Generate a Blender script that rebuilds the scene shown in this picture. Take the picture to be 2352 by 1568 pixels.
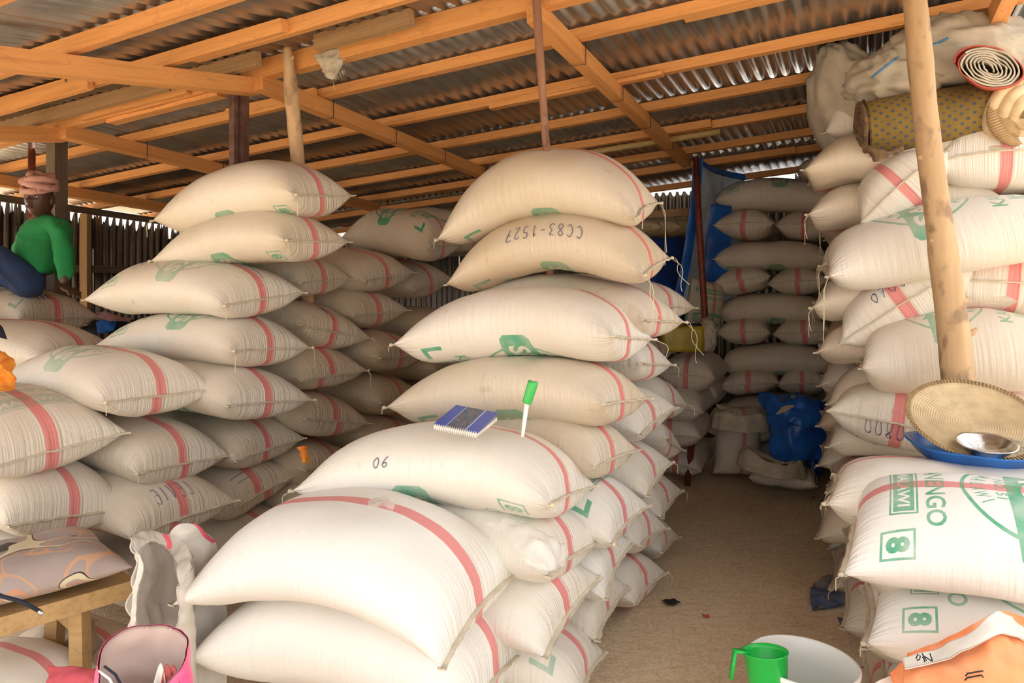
import bpy, bmesh, math, random
import numpy as np
from mathutils import Vector, Matrix, noise
random.seed(7)
for o in list(bpy.data.objects): bpy.data.objects.remove(o)
C = bpy.context.scene.collection
S = bpy.context.scene

# ------------------------------------------------------------------ camera, sky, sun, exposure
FX, CX, HY, EYE = 1700.0, 1176.0, 660.0, 1.6
cd = bpy.data.cameras.new('camera'); cam = bpy.data.objects.new('camera', cd); C.objects.link(cam)
cam.location = (0, 0, EYE); cam.rotation_euler = (math.radians(90), 0, 0)
cd.sensor_width = 36; cd.lens = 36*FX/2352; cd.shift_y = -(784-HY)/2352; cd.clip_start = .05
S.camera = cam
W_ = bpy.data.worlds.new('sky'); S.world = W_; W_.use_nodes = True
bg = W_.node_tree.nodes['Background']; bg.inputs[0].default_value = (1, .99, .975, 1); bg.inputs[1].default_value = 1.95
sl = bpy.data.lights.new('sun', 'SUN'); sl.energy = 11; sl.angle = .02; sl.color = (1, .94, .84)
sun = bpy.data.objects.new('sun', sl); C.objects.link(sun); sun.rotation_euler = (math.radians(-34), math.radians(-14), 0)
S.view_settings.view_transform = 'Standard'; S.view_settings.look = 'None'
S.view_settings.gamma = 1; S.view_settings.use_curve_mapping = False
S.view_settings.exposure = 0.18

# ------------------------------------------------------------------ helpers
V = Vector
def px(x, y, D): return V(((x-CX)/FX*D, D, EYE+(HY-y)/FX*D))
EA = V((.4142, .9102, 0)); EB = V((.9076, -.4198, 0))          # into the shed, to the right along the ridge
def st(s, t, z=0): return V((.05, 3.3, 0))+EA*s+EB*t+V((0, 0, z))
def tag(o, label=None, cat=None, group=None, kind=None):
    if label: o['label'] = label
    if cat: o['category'] = cat
    if group: o['group'] = group
    if kind: o['kind'] = kind
    return o
def empty(name, loc, label=None, cat=None, group=None, kind=None):
    o = bpy.data.objects.new(name, None); C.objects.link(o); o.location = loc; o.empty_display_size = .05
    return tag(o, label, cat, group, kind)
def mk(name, verts, faces, mat, parent=None, smooth=True, rel=True, label=None, uv=None):
    """mesh from world-space verts; when parented to an unrotated thing the verts are made local"""
    off = parent.location if (parent is not None and rel) else V((0, 0, 0))
    base = V((0, 0, 0))
    if parent is None and rel:
        xs = [v[0] for v in verts]; ys = [v[1] for v in verts]; zs = [v[2] for v in verts]
        base = V(((min(xs)+max(xs))/2, (min(ys)+max(ys))/2, min(zs))); off = base
    me = bpy.data.meshes.new(name)
    me.from_pydata([(v[0]-off[0], v[1]-off[1], v[2]-off[2]) for v in verts], [], faces)
    if smooth: me.polygons.foreach_set('use_smooth', [True]*len(me.polygons))
    me.materials.append(mat)
    o = bpy.data.objects.new(name, me); C.objects.link(o)
    if parent is not None: o.parent = parent
    else: o.location = base
    if label: o['label'] = label
    return o
class MB:
    def __init__(s): s.v = []; s.f = []
    def add(s, v, f):
        n = len(s.v); s.v += [tuple(p) for p in v]; s.f += [tuple(i+n for i in q) for q in f]; return s
    def box(s, p, q, w, h, up=V((0, 0, 1))):
        p = V(p); q = V(q); d = (q-p).normalized(); r = d.cross(up)
        if r.length < 1e-4: r = d.cross(V((0, 1, 0)))
        r.normalize(); u = r.cross(d).normalized()
        v = [e+r*a*w/2+u*b*h/2 for e in (p, q) for a, b in ((-1, -1), (1, -1), (1, 1), (-1, 1))]
        return s.add(v, [(3, 2, 1, 0), (4, 5, 6, 7), (0, 1, 5, 4), (1, 2, 6, 5), (2, 3, 7, 6), (3, 0, 4, 7)])
    def tube(s, pts, rad, n=8, cap=True):
        pts = [V(p) for p in pts]; m = len(pts)
        if not hasattr(rad, '__len__'): rad = [rad]*m
        ref = None; vs = []
        for i, p in enumerate(pts):
            d = (pts[min(i+1, m-1)]-pts[max(i-1, 0)])
            d = d.normalized() if d.length > 1e-9 else V((0, 0, 1))
            if ref is None: ref = d.orthogonal().normalized()
            ref = (ref-d*ref.dot(d)).normalized(); b = d.cross(ref)
            for k in range(n):
                a = 2*math.pi*k/n; vs.append(p+(ref*math.cos(a)+b*math.sin(a))*rad[i])
        fs = [(i*n+k, i*n+(k+1) % n, (i+1)*n+(k+1) % n, (i+1)*n+k) for i in range(m-1) for k in range(n)]
        if cap: fs += [tuple(range(n))[::-1], tuple((m-1)*n+k for k in range(n))]
        return s.add(vs, fs)
    def lathe(s, c, prof, n=32, axis=V((0, 0, 1)), squash=1):
        ax = axis.normalized(); r = ax.orthogonal().normalized(); b = ax.cross(r)
        vs = [V(c)+ax*z+(r*math.cos(2*math.pi*k/n)+b*math.sin(2*math.pi*k/n))*q for q, z in prof for k in range(n)]
        return s.add(vs, [(i*n+k, i*n+(k+1) % n, (i+1)*n+(k+1) % n, (i+1)*n+k) for i in range(len(prof)-1) for k in range(n)])
    def out(s, name, mat, parent=None, smooth=True, label=None):
        return mk(name, s.v, s.f, mat, parent, smooth, label=label)
def catmull(P, t):
    n = len(P)-1; i = min(int(t*n), n-1); f = t*n-i
    a, b, c, d = P[max(i-1, 0)], P[i], P[i+1], P[min(i+2, n)]
    return .5*((2*b)+(c-a)*f+(2*a-5*b+4*c-d)*f*f+(3*b-a-3*c+d)*f**3)
def cloth(name, rows, mat, parent=None, nu=28, nv=28, amp=.01, fr=9, th=.004, seed=0, closed=False, ridged=True, label=None):
    """folded sheet through a grid of control points, real thickness"""
    rows = [[V(p) for p in r] for r in rows]
    G = []
    for i in range(nv+1):
        col = [catmull([r[k] for r in rows], i/nv) for k in range(len(rows[0]))]
        if closed:
            col = col+col[:1]
            G.append([closedcat(col[:-1], j/nu) for j in range(nu)])
        else: G.append([catmull(col, j/nu) for j in range(nu+1)])
    m = len(G[0]); N = []
    for i in range(nv+1):
        Nr = []
        for j in range(m):
            a = G[min(i+1, nv)][j]-G[max(i-1, 0)][j]
            b = (G[i][(j+1) % m]-G[i][j-1]) if closed else (G[i][min(j+1, m-1)]-G[i][max(j-1, 0)])
            n = a.cross(b); Nr.append(n.normalized() if n.length > 1e-9 else V((0, 0, 1)))
        N.append(Nr)
    vs = []
    for i in range(nv+1):
        for j in range(m):
            p = G[i][j]; q = p*fr+V((seed*3.1, seed, 0))
            h = noise.noise(q)
            if ridged: h = (1-abs(h)*2.2)-.6+.5*noise.noise(q*2.3)
            vs.append(p+N[i][j]*h*amp)
    k = len(vs); vs2 = [vs[i*m+j]-N[i][j]*th for i in range(nv+1) for j in range(m)]
    f = []
    w = m if closed else m-1
    for i in range(nv):
        for j in range(w):
            a, b, c, d = i*m+j, i*m+(j+1) % m, (i+1)*m+(j+1) % m, (i+1)*m+j
            f.append((a, b, c, d)); f.append((d+k, c+k, b+k, a+k))
    for j in range(w):
        for i in (0, nv):
            a, b = i*m+j, i*m+(j+1) % m; f.append((a, a+k, b+k, b))
    if not closed:
        for i in range(nv):
            for j in (0, m-1):
                a, b = i*m+j, (i+1)*m+j; f.append((a, b, b+k, a+k))
    return mk(name, vs+vs2, f, mat, parent, label=label)
def closedcat(P, t):
    n = len(P); i = int(t*n) % n; f = t*n-int(t*n)
    a, b, c, d = P[i-1], P[i], P[(i+1) % n], P[(i+2) % n]
    return .5*((2*b)+(c-a)*f+(2*a-5*b+4*c-d)*f*f+(3*b-a-3*c+d)*f**3)
def blobmesh(c, r, seed=0, amp=.12, fr=4, nu=48, nv=28, ax=None, flat=.0):
    ax = ax or (V((1, 0, 0)), V((0, 1, 0)), V((0, 0, 1))); vs = []
    for i in range(nv+1):
        th = math.pi*i/nv
        for j in range(nu):
            ph = 2*math.pi*j/nu; d = V((math.sin(th)*math.cos(ph), math.sin(th)*math.sin(ph), math.cos(th)))
            q = d*fr*.5+V((seed, seed*2.3, 0))
            h = (1-2*abs(noise.noise(q)))-.5+.5*(1-2*abs(noise.noise(q*2.4)))-.3
            e = d*(1+amp*h); e.z = max(e.z, -1+flat)
            vs.append(V(c)+ax[0]*e.x*r[0]+ax[1]*e.y*r[1]+ax[2]*e.z*r[2])
    fs = [(i*nu+j, (i+1)*nu+j, (i+1)*nu+(j+1) % nu, i*nu+(j+1) % nu) for i in range(nv) for j in range(nu)]
    return vs, fs

# ------------------------------------------------------------------ materials
def newmat(name):
    m = bpy.data.materials.new(name); m.use_nodes = True
    nt = m.node_tree; return m, nt, nt.nodes['Principled BSDF']
def N(nt, kind, **kw):
    n = nt.nodes.new(kind)
    for k, v in kw.items():
        if k.startswith('i_'): n.inputs[k[2:].replace('_', ' ')].default_value = v
        else: setattr(n, k, v)
    return n
def L(nt, a, b): nt.links.new(a, b)
def ramp(nt, fac, stops):
    r = nt.nodes.new('ShaderNodeValToRGB'); e = r.color_ramp.elements
    while len(e) < len(stops): e.new(.5)
    for k, (p, c) in enumerate(stops): e[k].position = p; e[k].color = (*c, 1) if len(c) == 3 else c
    L(nt, fac, r.inputs[0]); return r.outputs[0]
def rgbmix(nt, fac, a, b, mode='MIX'):
    m = nt.nodes.new('ShaderNodeMix'); m.data_type = 'RGBA'; m.blend_type = mode
    for sock, v in ((m.inputs[0], fac), (m.inputs[6], a), (m.inputs[7], b)):
        if isinstance(v, (int, float)): sock.default_value = v
        elif isinstance(v, tuple): sock.default_value = (*v, 1)
        else: L(nt, v, sock)
    return m.outputs[2]
def mth(nt, op, a, b=None, clamp=False):
    m = nt.nodes.new('ShaderNodeMath'); m.operation = op; m.use_clamp = clamp
    for k, v in enumerate((a, b)):
        if v is None: continue
        if isinstance(v, (int, float)): m.inputs[k].default_value = v
        else: L(nt, v, m.inputs[k])
    return m.outputs[0]
def coordmap(nt, scale=(1, 1, 1), out='Object'):
    tc = nt.nodes.new('ShaderNodeTexCoord'); mp = nt.nodes.new('ShaderNodeMapping'); mp.inputs['Scale'].default_value = scale
    L(nt, tc.outputs[out], mp.inputs[0]); return mp.outputs[0]
def noi(nt, co, scale, detail=3, rough=.55):
    n = nt.nodes.new('ShaderNodeTexNoise'); n.inputs['Scale'].default_value = scale
    n.inputs['Detail'].default_value = detail; n.inputs['Roughness'].default_value = rough
    L(nt, co, n.inputs['Vector']); return n.outputs['Fac']
def bump(nt, b, h, strength=.3, dist=.01):
    n = nt.nodes.new('ShaderNodeBump'); n.inputs['Strength'].default_value = strength; n.inputs['Distance'].default_value = dist
    L(nt, h, n.inputs['Height']); L(nt, n.outputs[0], b.inputs['Normal']); return n
def plain(name, c, rough=.6, metal=0, var=.25, scale=8, c2=None, bmp=0, bscale=40, trans=0):
    m, nt, b = newmat(name); co = coordmap(nt)
    c2 = c2 or tuple(x*(1-var) for x in c)
    f = noi(nt, co, scale, 4); L(nt, ramp(nt, f, [(.35, c), (.68, c2)]), b.inputs['Base Color'])
    b.inputs['Roughness'].default_value = rough; b.inputs['Metallic'].default_value = metal
    if bmp: bump(nt, b, noi(nt, co, bscale, 3), bmp, .004)
    if trans: b.inputs['Transmission Weight'].default_value = trans
    return m
def wood(name, a, b_, dark, rough=.6, sx=1.2, sy=28):
    m, nt, b = newmat(name)
    tc = nt.nodes.new('ShaderNodeTexCoord'); oi = nt.nodes.new('ShaderNodeObjectInfo')
    ad = nt.nodes.new('ShaderNodeVectorMath'); ad.operation = 'ADD'; L(nt, tc.outputs['Object'], ad.inputs[0]); L(nt, oi.outputs['Random'], ad.inputs[1])
    mp = nt.nodes.new('ShaderNodeMapping'); mp.inputs['Scale'].default_value = (sx, sy, sy); L(nt, ad.outputs[0], mp.inputs[0])
    g = noi(nt, mp.outputs[0], 1.5, 4); col = ramp(nt, g, [(.3, b_), (.55, a), (.75, b_)])
    mp2 = nt.nodes.new('ShaderNodeMapping'); mp2.inputs['Scale'].default_value = (3, 14, 14); L(nt, ad.outputs[0], mp2.inputs[0])
    k = noi(nt, mp2.outputs[0], 1.0, 2); kk = ramp(nt, k, [(.485, (0, 0, 0)), (.5, (1, 1, 1)), (.515, (0, 0, 0))])
    col = rgbmix(nt, mth(nt, 'MULTIPLY', kk, .22), col, dark)
    L(nt, col, b.inputs['Base Color']); b.inputs['Roughness'].default_value = rough
    bump(nt, b, g, .25, .004); return m
M = {}
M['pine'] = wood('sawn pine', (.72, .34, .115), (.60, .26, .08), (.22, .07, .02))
M['pineshade'] = wood('shaded board', (.42, .26, .13), (.33, .19, .09), (.12, .06, .03))  # pine again, with the shade painted in as a darker colour
M['oldwood'] = wood('weathered grey timber', (.15, .11, .075), (.08, .06, .04), (.03, .02, .015), .8)
M['bench'] = wood('worn bench wood', (.50, .33, .15), (.40, .25, .10), (.16, .09, .04))
M['bamboo'] = wood('bamboo', (.50, .36, .16), (.40, .28, .11), (.2, .12, .05), .45)
def logmat(name, c1, c2, c3):
    m, nt, b = newmat(name); co = coordmap(nt, (14, 14, 2.2)); g = noi(nt, co, 1.4, 5)
    co2 = coordmap(nt, (5, 5, 3)); s = noi(nt, co2, 2.6, 3)
    col = rgbmix(nt, mth(nt, 'MULTIPLY', ramp(nt, s, [(.56, (0, 0, 0)), (.68, (1, 1, 1))]), .75), ramp(nt, g, [(.3, c1), (.7, c2)]), c3)
    L(nt, col, b.inputs['Base Color']); b.inputs['Roughness'].default_value = .7; bump(nt, b, g, .35, .006); return m
M['log'] = logmat('peeled log', (.56, .385, .22), (.43, .28, .15), (.22, .14, .085))
M['polewood'] = logmat('red-brown pole', (.30, .15, .09), (.22, .10, .06), (.11, .05, .035))
M['rustpipe'] = plain('rust red painted pipe', (.26, .06, .035), .5, .2, .4, 20)
M['steel'] = plain('dark primed steel', (.10, .045, .035), .5, .4, .5, 14, c2=(.20, .12, .10))
M['wire'] = plain('binding wire', (.13, .06, .04), .6, .6)
def roofmat(name, base, rust, dust_reflect):
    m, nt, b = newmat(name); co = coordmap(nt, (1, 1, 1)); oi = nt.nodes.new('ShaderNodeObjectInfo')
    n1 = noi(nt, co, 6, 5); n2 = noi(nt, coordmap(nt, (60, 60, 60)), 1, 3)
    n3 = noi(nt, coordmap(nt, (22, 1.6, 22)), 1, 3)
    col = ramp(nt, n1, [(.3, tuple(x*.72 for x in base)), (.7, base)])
    col = rgbmix(nt, mth(nt, 'MULTIPLY', ramp(nt, n3, [(.5, (0, 0, 0)), (.72, (1, 1, 1))]), dust_reflect), col, rust)
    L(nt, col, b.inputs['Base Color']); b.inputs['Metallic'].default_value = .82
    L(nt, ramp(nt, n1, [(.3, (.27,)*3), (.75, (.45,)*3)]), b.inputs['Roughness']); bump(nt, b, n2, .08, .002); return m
M['roof'] = roofmat('galvanised roof sheet', (.50, .49, .47), (.52, .32, .17), .6)  # rust tint doubles as purlin reflections painted into the sheet colour
M['wallsheet'] = roofmat('rusty wall sheet', (.27, .26, .24), (.20, .11, .06), .7)
M['twine'] = plain('twine', (.66, .58, .42), .8)
M['seam'] = plain('sack seam hem', (.70, .62, .48), .85, bmp=.4, bscale=160)
M['ink'] = plain('blue marker ink', (.05, .07, .28), .6)
M['pencil'] = plain('grey pen ink', (.16, .18, .26), .6)
M['tarp'] = plain('blue tarpaulin', (.02, .15, .62), .38, 0, .4, 5, bmp=.25, bscale=25)
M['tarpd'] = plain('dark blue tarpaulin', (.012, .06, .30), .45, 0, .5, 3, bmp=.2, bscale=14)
M['tarpin'] = plain('pale tarp lining', (.58, .68, .82), .6, 0, .3, 6, bmp=.2, bscale=30)
M['white'] = plain('white plastic', (.84, .86, .84), .3, 0, .05, 3)
M['green'] = plain('green plastic', (.01, .50, .07), .28, 0, .1, 4)
M['greend'] = plain('lime plastic cap', (.05, .48, .10), .3, 0, .1, 4)
M['yellow'] = plain('yellow jerrycan plastic', (.46, .33, .02), .4, 0, .4, 9)
M['black'] = plain('black', (.015, .015, .018), .7)
M['bluep'] = plain('blue enamel', (.015, .15, .52), .3, 0, .35, 8)
M['alu'] = plain('aluminium', (.62, .62, .62), .25, 1, .1, 12)
M['straw'] = plain('straw', (.68, .52, .31), .75, 0, .25, 18, bmp=.3, bscale=120)
M['strawd'] = plain('darker straw', (.44, .29, .14), .8, 0, .25, 18)
M['rice'] = plain('rice grains', (.72, .68, .58), .7, 0, .3, 90, bmp=.6, bscale=200)
M['skin'] = plain('dark skin', (.085, .038, .024), .45, 0, .3, 12)
M['lip'] = plain('lips', (.10, .035, .03), .45)
M['eye'] = plain('eye white', (.55, .5, .45), .3)
M['shirt'] = plain('green cotton', (.010, .235, .065), .85, 0, .35, 6, bmp=.3, bscale=60)
M['jeans'] = plain('blue denim', (.022, .05, .14), .85, 0, .4, 9, bmp=.3, bscale=80)
M['rag'] = plain('dusty sack cloth', (.60, .53, .41), .9, 0, .4, 9, bmp=.5, bscale=60)
M['sackwhite'] = plain('empty woven sack', (.72, .68, .62), .75, 0, .18, 7, bmp=.4, bscale=70)
M['sackgrey'] = plain('grey woven sack', (.50, .44, .35), .8, 0, .2, 6, bmp=.3, bscale=50)
M['paleplastic'] = plain('clear thin plastic film', (.85, .84, .80), .25, 0, .1, 10, bmp=.6, bscale=40)
M['paleplastic'].node_tree.nodes['Principled BSDF'].inputs['Alpha'].default_value = .3
M['redcloth'] = plain('red woven band', (.62, .10, .13), .8, 0, .2, 30)
M['orangetarp'] = plain('orange tarp edge', (.42, .075, .04), .6)
M['orangecloth'] = plain('orange wrap cloth', (.70, .17, .015), .85, 0, .3, 22, c2=(.85, .38, .05), bmp=.3)
M['darkcloth'] = plain('navy cloth', (.012, .015, .03), .8)
M['pinkcloth'] = plain('dusty pink cloth', (.40, .22, .23), .9, 0, .3, 10, bmp=.3)
M['paper'] = plain('paper', (.75, .70, .66), .7)
M['scrapred'] = plain('red wrapper', (.45, .08, .07), .6)
M['scrapyel'] = plain('yellow wrapper', (.6, .45, .04), .6)
M['denim'] = plain('faded blue cloth scrap', (.05, .09, .22), .85, 0, .35, 12, c2=(.20, .17, .13), bmp=.3)

def floormat():
    m, nt, b = newmat('sandy earth floor'); co = coordmap(nt)
    n1 = noi(nt, co, .9, 5, .65); n2 = noi(nt, co, 60, 3, .8); n3 = noi(nt, coordmap(nt, (3, 9, 1)), 3, 4)
    col = ramp(nt, n1, [(.3, (.62, .47, .30)), (.55, (.76, .61, .42)), (.75, (.66, .49, .31))])
    col = rgbmix(nt, .45, col, ramp(nt, n2, [(.35, (.40, .29, .18)), (.52, (.74, .60, .42)), (.7, (.86, .76, .60))]))
    col = rgbmix(nt, mth(nt, 'MULTIPLY', ramp(nt, n3, [(.5, (0, 0, 0)), (.65, (1, 1, 1))]), .35), col, (.52, .35, .20))
    vo = nt.nodes.new('ShaderNodeTexVoronoi'); vo.inputs['Scale'].default_value = 26; L(nt, co, vo.inputs['Vector'])
    sp = ramp(nt, vo.outputs['Distance'], [(.04, (1, 1, 1)), (.07, (0, 0, 0))])
    col = rgbmix(nt, mth(nt, 'MULTIPLY', sp, .55), col, (.12, .08, .05))
    L(nt, col, b.inputs['Base Color']); b.inputs['Roughness'].default_value = .95
    bump(nt, b, mth(nt, 'ADD', n2, mth(nt, 'MULTIPLY', n1, 4)), .5, .012); return m
M['floor'] = floormat()

# ---- the print of the sacks: drawn by this script as an ink mask (no file is loaded)
PW, PH = 900, 1450
mask = np.zeros((PH, PW), np.float32)
def tri(a, b, c, val):
    x0, x1 = int(max(min(a[0], b[0], c[0]), 0)), int(min(max(a[0], b[0], c[0])+2, PW))
    y0, y1 = int(max(min(a[1], b[1], c[1]), 0)), int(min(max(a[1], b[1], c[1])+2, PH))
    if x1 <= x0 or y1 <= y0: return
    X, Y = np.meshgrid(np.arange(x0, x1)+.5, np.arange(y0, y1)+.5)
    e = lambda p, q: (q[0]-p[0])*(Y-p[1])-(q[1]-p[1])*(X-p[0])
    e1, e2, e3 = e(a, b), e(b, c), e(c, a)
    k = ((e1 >= 0) & (e2 >= 0) & (e3 >= 0)) | ((e1 <= 0) & (e2 <= 0) & (e3 <= 0))
    mask[y0:y1, x0:x1][k] = val
def poly(pts, val):
    for i in range(1, len(pts)-1): tri(pts[0], pts[i], pts[i+1], val)
def glyph(txt, cx, cy, h, val, rot=0, wscale=1.0, maxw=None, bold=.02):
    cu = bpy.data.curves.new('t', 'FONT'); cu.body = txt; cu.align_x = 'CENTER'; cu.offset = bold; cu.resolution_u = 3
    ob = bpy.data.objects.new('t', cu); C.objects.link(ob)
    me = ob.evaluated_get(bpy.context.evaluated_depsgraph_get()).to_mesh(); me.calc_loop_triangles()
    P = np.array([v.co[:2] for v in me.vertices]); T = [tuple(t.vertices) for t in me.loop_triangles]
    bpy.data.objects.remove(ob)
    y0, y1 = P[:, 1].min(), P[:, 1].max(); x0, x1 = P[:, 0].min(), P[:, 0].max()
    sc = h/(y1-y0); sx = sc*wscale
    if maxw: sx = maxw/(x1-x0)
    P = np.stack([(P[:, 0]-(x0+x1)/2)*sx, (P[:, 1]-(y0+y1)/2)*sc], 1)
    c, s = math.cos(rot), math.sin(rot); P = P@np.array([[c, s], [-s, c]])+[cx, cy]
    for t in T: tri(P[t[0]], P[t[1]], P[t[2]], val)
def ringarc(cx, cy, r, w, a0, a1, val=1):
    n = 80
    for i in range(n):
        a, b = a0+(a1-a0)*i/n, a0+(a1-a0)*(i+1)/n
        p = lambda q, rr: (cx+rr*math.cos(q), cy+rr*math.sin(q))
        poly([p(a, r-w/2), p(b, r-w/2), p(b, r+w/2), p(a, r+w/2)], val)
def frame(x0, y0, x1, y1, w):
    for q in (((x0, y0), (x1, y0+w)), ((x0, y1-w), (x1, y1)), ((x0, y0), (x0+w, y1)), ((x1-w, y0), (x1, y1))):
        (a, b), (c, d) = q; poly([(a, b), (c, b), (c, d), (a, d)], 1)
cx, cy, R = 450, 800, 300
ringarc(cx, cy, R, 17, 0, 2*math.pi)
for i, ch in enumerate('MALAWI'):
    a = math.radians(148-i*23.2); glyph(ch, cx+215*math.cos(a), cy+215*math.sin(a), 74, 1, a-math.pi/2, .8)
for i, ch in enumerate('MALAWI'):
    a = math.radians(238+i*12.6); glyph(ch, cx+238*math.cos(a), cy+238*math.sin(a), 60, 1, a+math.pi/2, .62)
n = 30
top = [(60+780*i/n, 895+34*math.sin(math.pi*i/n)-(26 if i in (0, n) else 0)) for i in range(n+1)]
bot = [(60+780*i/n, 707-30*math.sin(math.pi*i/n)+(26 if i in (0, n) else 0)) for i in range(n+1)]
for i in range(n): poly([bot[i], bot[i+1], top[i+1], top[i]], 1)
glyph('SACKS', 450, 801, 132, 0, 0, 1, 620, .03)
glyph('NO. 51', 450, 655, 46, 1, 0, 1, 190)
glyph('KANENGO', 450, 385, 84, 1, 0, 1, 520, .02)
frame(255, 185, 645, 312, 9); poly([(272, 202), (628, 202), (628, 295), (272, 295)], 1); glyph('MALAWI', 450, 249, 54, 0, 0, 1, 300)
frame(715, 150, 838, 300, 11); glyph('8', 776, 225, 102, 1, 0, .95, None, .05)
poly([(80, 160), (110, 160), (110, 300), (80, 300)], 1); poly([(80, 160), (190, 160), (190, 192), (80, 192)], 1)
mm = mask.copy()
mm = (mm+np.roll(mm, 1, 0)+np.roll(mm, 1, 1)+np.roll(np.roll(mm, 1, 0), 1, 1))/4
img = bpy.data.images.new('sack print ink mask', PW, PH); img.colorspace_settings.name = 'Non-Color'
buf = np.ones((PH, PW, 4), np.float32); buf[..., :3] = mm[..., None]; img.pixels.foreach_set(buf.ravel()); img.pack()

def sackmat():
    m, nt, b = newmat('woven polypropylene sack')
    uvf = N(nt, 'ShaderNodeUVMap', uv_map='fabric').outputs[0]; uvp = N(nt, 'ShaderNodeUVMap', uv_map='print').outputs[0]
    oi = nt.nodes.new('ShaderNodeObjectInfo'); se = nt.nodes.new('ShaderNodeSeparateColor'); L(nt, oi.outputs['Color'], se.inputs[0])
    dirt, green_fade = se.outputs[0], se.outputs[1]
    sx = nt.nodes.new('ShaderNodeSeparateXYZ'); L(nt, uvf, sx.inputs[0]); u, v = sx.outputs[0], sx.outputs[1]
    co = coordmap(nt); of = nt.nodes.new('ShaderNodeVectorMath'); of.operation = 'ADD'; L(nt, co, of.inputs[0]); 
    cb = nt.nodes.new('ShaderNodeVectorMath'); cb.operation = 'SCALE'; L(nt, oi.outputs['Random'], cb.inputs['Scale']); cb.inputs[0].default_value = (37, 19, 53)
    L(nt, cb.outputs[0], of.inputs[1]); co = of.outputs[0]
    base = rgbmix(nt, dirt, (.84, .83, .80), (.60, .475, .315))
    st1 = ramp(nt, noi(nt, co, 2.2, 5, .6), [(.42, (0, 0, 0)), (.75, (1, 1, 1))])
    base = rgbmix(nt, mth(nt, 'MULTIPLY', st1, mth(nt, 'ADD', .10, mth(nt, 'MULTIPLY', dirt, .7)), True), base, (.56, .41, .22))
    spots = ramp(nt, noi(nt, co, 16, 1, .3), [(.76, (0, 0, 0)), (.82, (1, 1, 1))])
    base = rgbmix(nt, mth(nt, 'MULTIPLY', spots, .3), base, (.42, .30, .18))
    # gathered pleats toward the sewn ends
    def vec(a, sa, c, sc):
        cm = nt.nodes.new('ShaderNodeCombineXYZ'); L(nt, mth(nt, 'MULTIPLY', a, sa), cm.inputs[0]); L(nt, mth(nt, 'MULTIPLY', c, sc), cm.inputs[1]); L(nt, oi.outputs['Random'], cm.inputs[2]); return cm.outputs[0]
    endf = mth(nt, 'POWER', mth(nt, 'ABSOLUTE', mth(nt, 'SUBTRACT', mth(nt, 'MULTIPLY', u, 2), 1)), 7)
    sidef = mth(nt, 'POWER', mth(nt, 'ABSOLUTE', mth(nt, 'SUBTRACT', mth(nt, 'MULTIPLY', v, 2), 1)), 3)
    p1 = noi(nt, vec(u, 2.5, v, 50), 1.0, 2); p2 = noi(nt, vec(u, 48, v, 2.0), 1.0, 2)
    base = rgbmix(nt, mth(nt, 'MULTIPLY', mth(nt, 'MULTIPLY', endf, mth(nt, 'ADD', .12, mth(nt, 'MULTIPLY', dirt, .5))), ramp(nt, p1, [(.45, (0, 0, 0)), (.62, (1, 1, 1))])), base, (.52, .43, .32))
    # weave
    w1 = nt.nodes.new('ShaderNodeTexWave'); w1.inputs['Scale'].default_value = 95; w1.bands_direction = 'X'; L(nt, uvf, w1.inputs[0])
    w2 = nt.nodes.new('ShaderNodeTexWave'); w2.inputs['Scale'].default_value = 65; w2.bands_direction = 'Y'; L(nt, uvf, w2.inputs[0])
    # red lengthwise band
    d = mth(nt, 'ABSOLUTE', mth(nt, 'SUBTRACT', v, .5)); band = mth(nt, 'LESS_THAN', d, .034)
    red = ramp(nt, w2.outputs['Fac'], [(0, (.80, .20, .20)), (1, (.66, .14, .15))])
    base = rgbmix(nt, mth(nt, 'MULTIPLY', band, .80), base, red)
    it = nt.nodes.new('ShaderNodeTexImage'); it.image = img; it.extension = 'CLIP'; L(nt, uvp, it.inputs[0])
    worn = ramp(nt, noi(nt, co, 9, 4), [(.3, (1, 1, 1)), (.75, (.45, .45, .45))])
    gf = mth(nt, 'MULTIPLY', mth(nt, 'MULTIPLY', it.outputs[0], worn), green_fade)
    base = rgbmix(nt, gf, base, (.045, .36, .20))
    L(nt, base, b.inputs['Base Color']); b.inputs['Roughness'].default_value = .5
    b.inputs['Specular IOR Level'].default_value = .35
    h = mth(nt, 'ADD', mth(nt, 'MULTIPLY', mth(nt, 'MULTIPLY', p1, endf), .95), mth(nt, 'MULTIPLY', mth(nt, 'MULTIPLY', p2, sidef), .55))
    h = mth(nt, 'ADD', h, mth(nt, 'MULTIPLY', noi(nt, co, 7, 4), .35))
    h = mth(nt, 'ADD', h, mth(nt, 'MULTIPLY', mth(nt, 'ADD', w1.outputs['Fac'], w2.outputs['Fac']), .012))
    bump(nt, b, h, .62, .022); return m
M['sack'] = sackmat()

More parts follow.
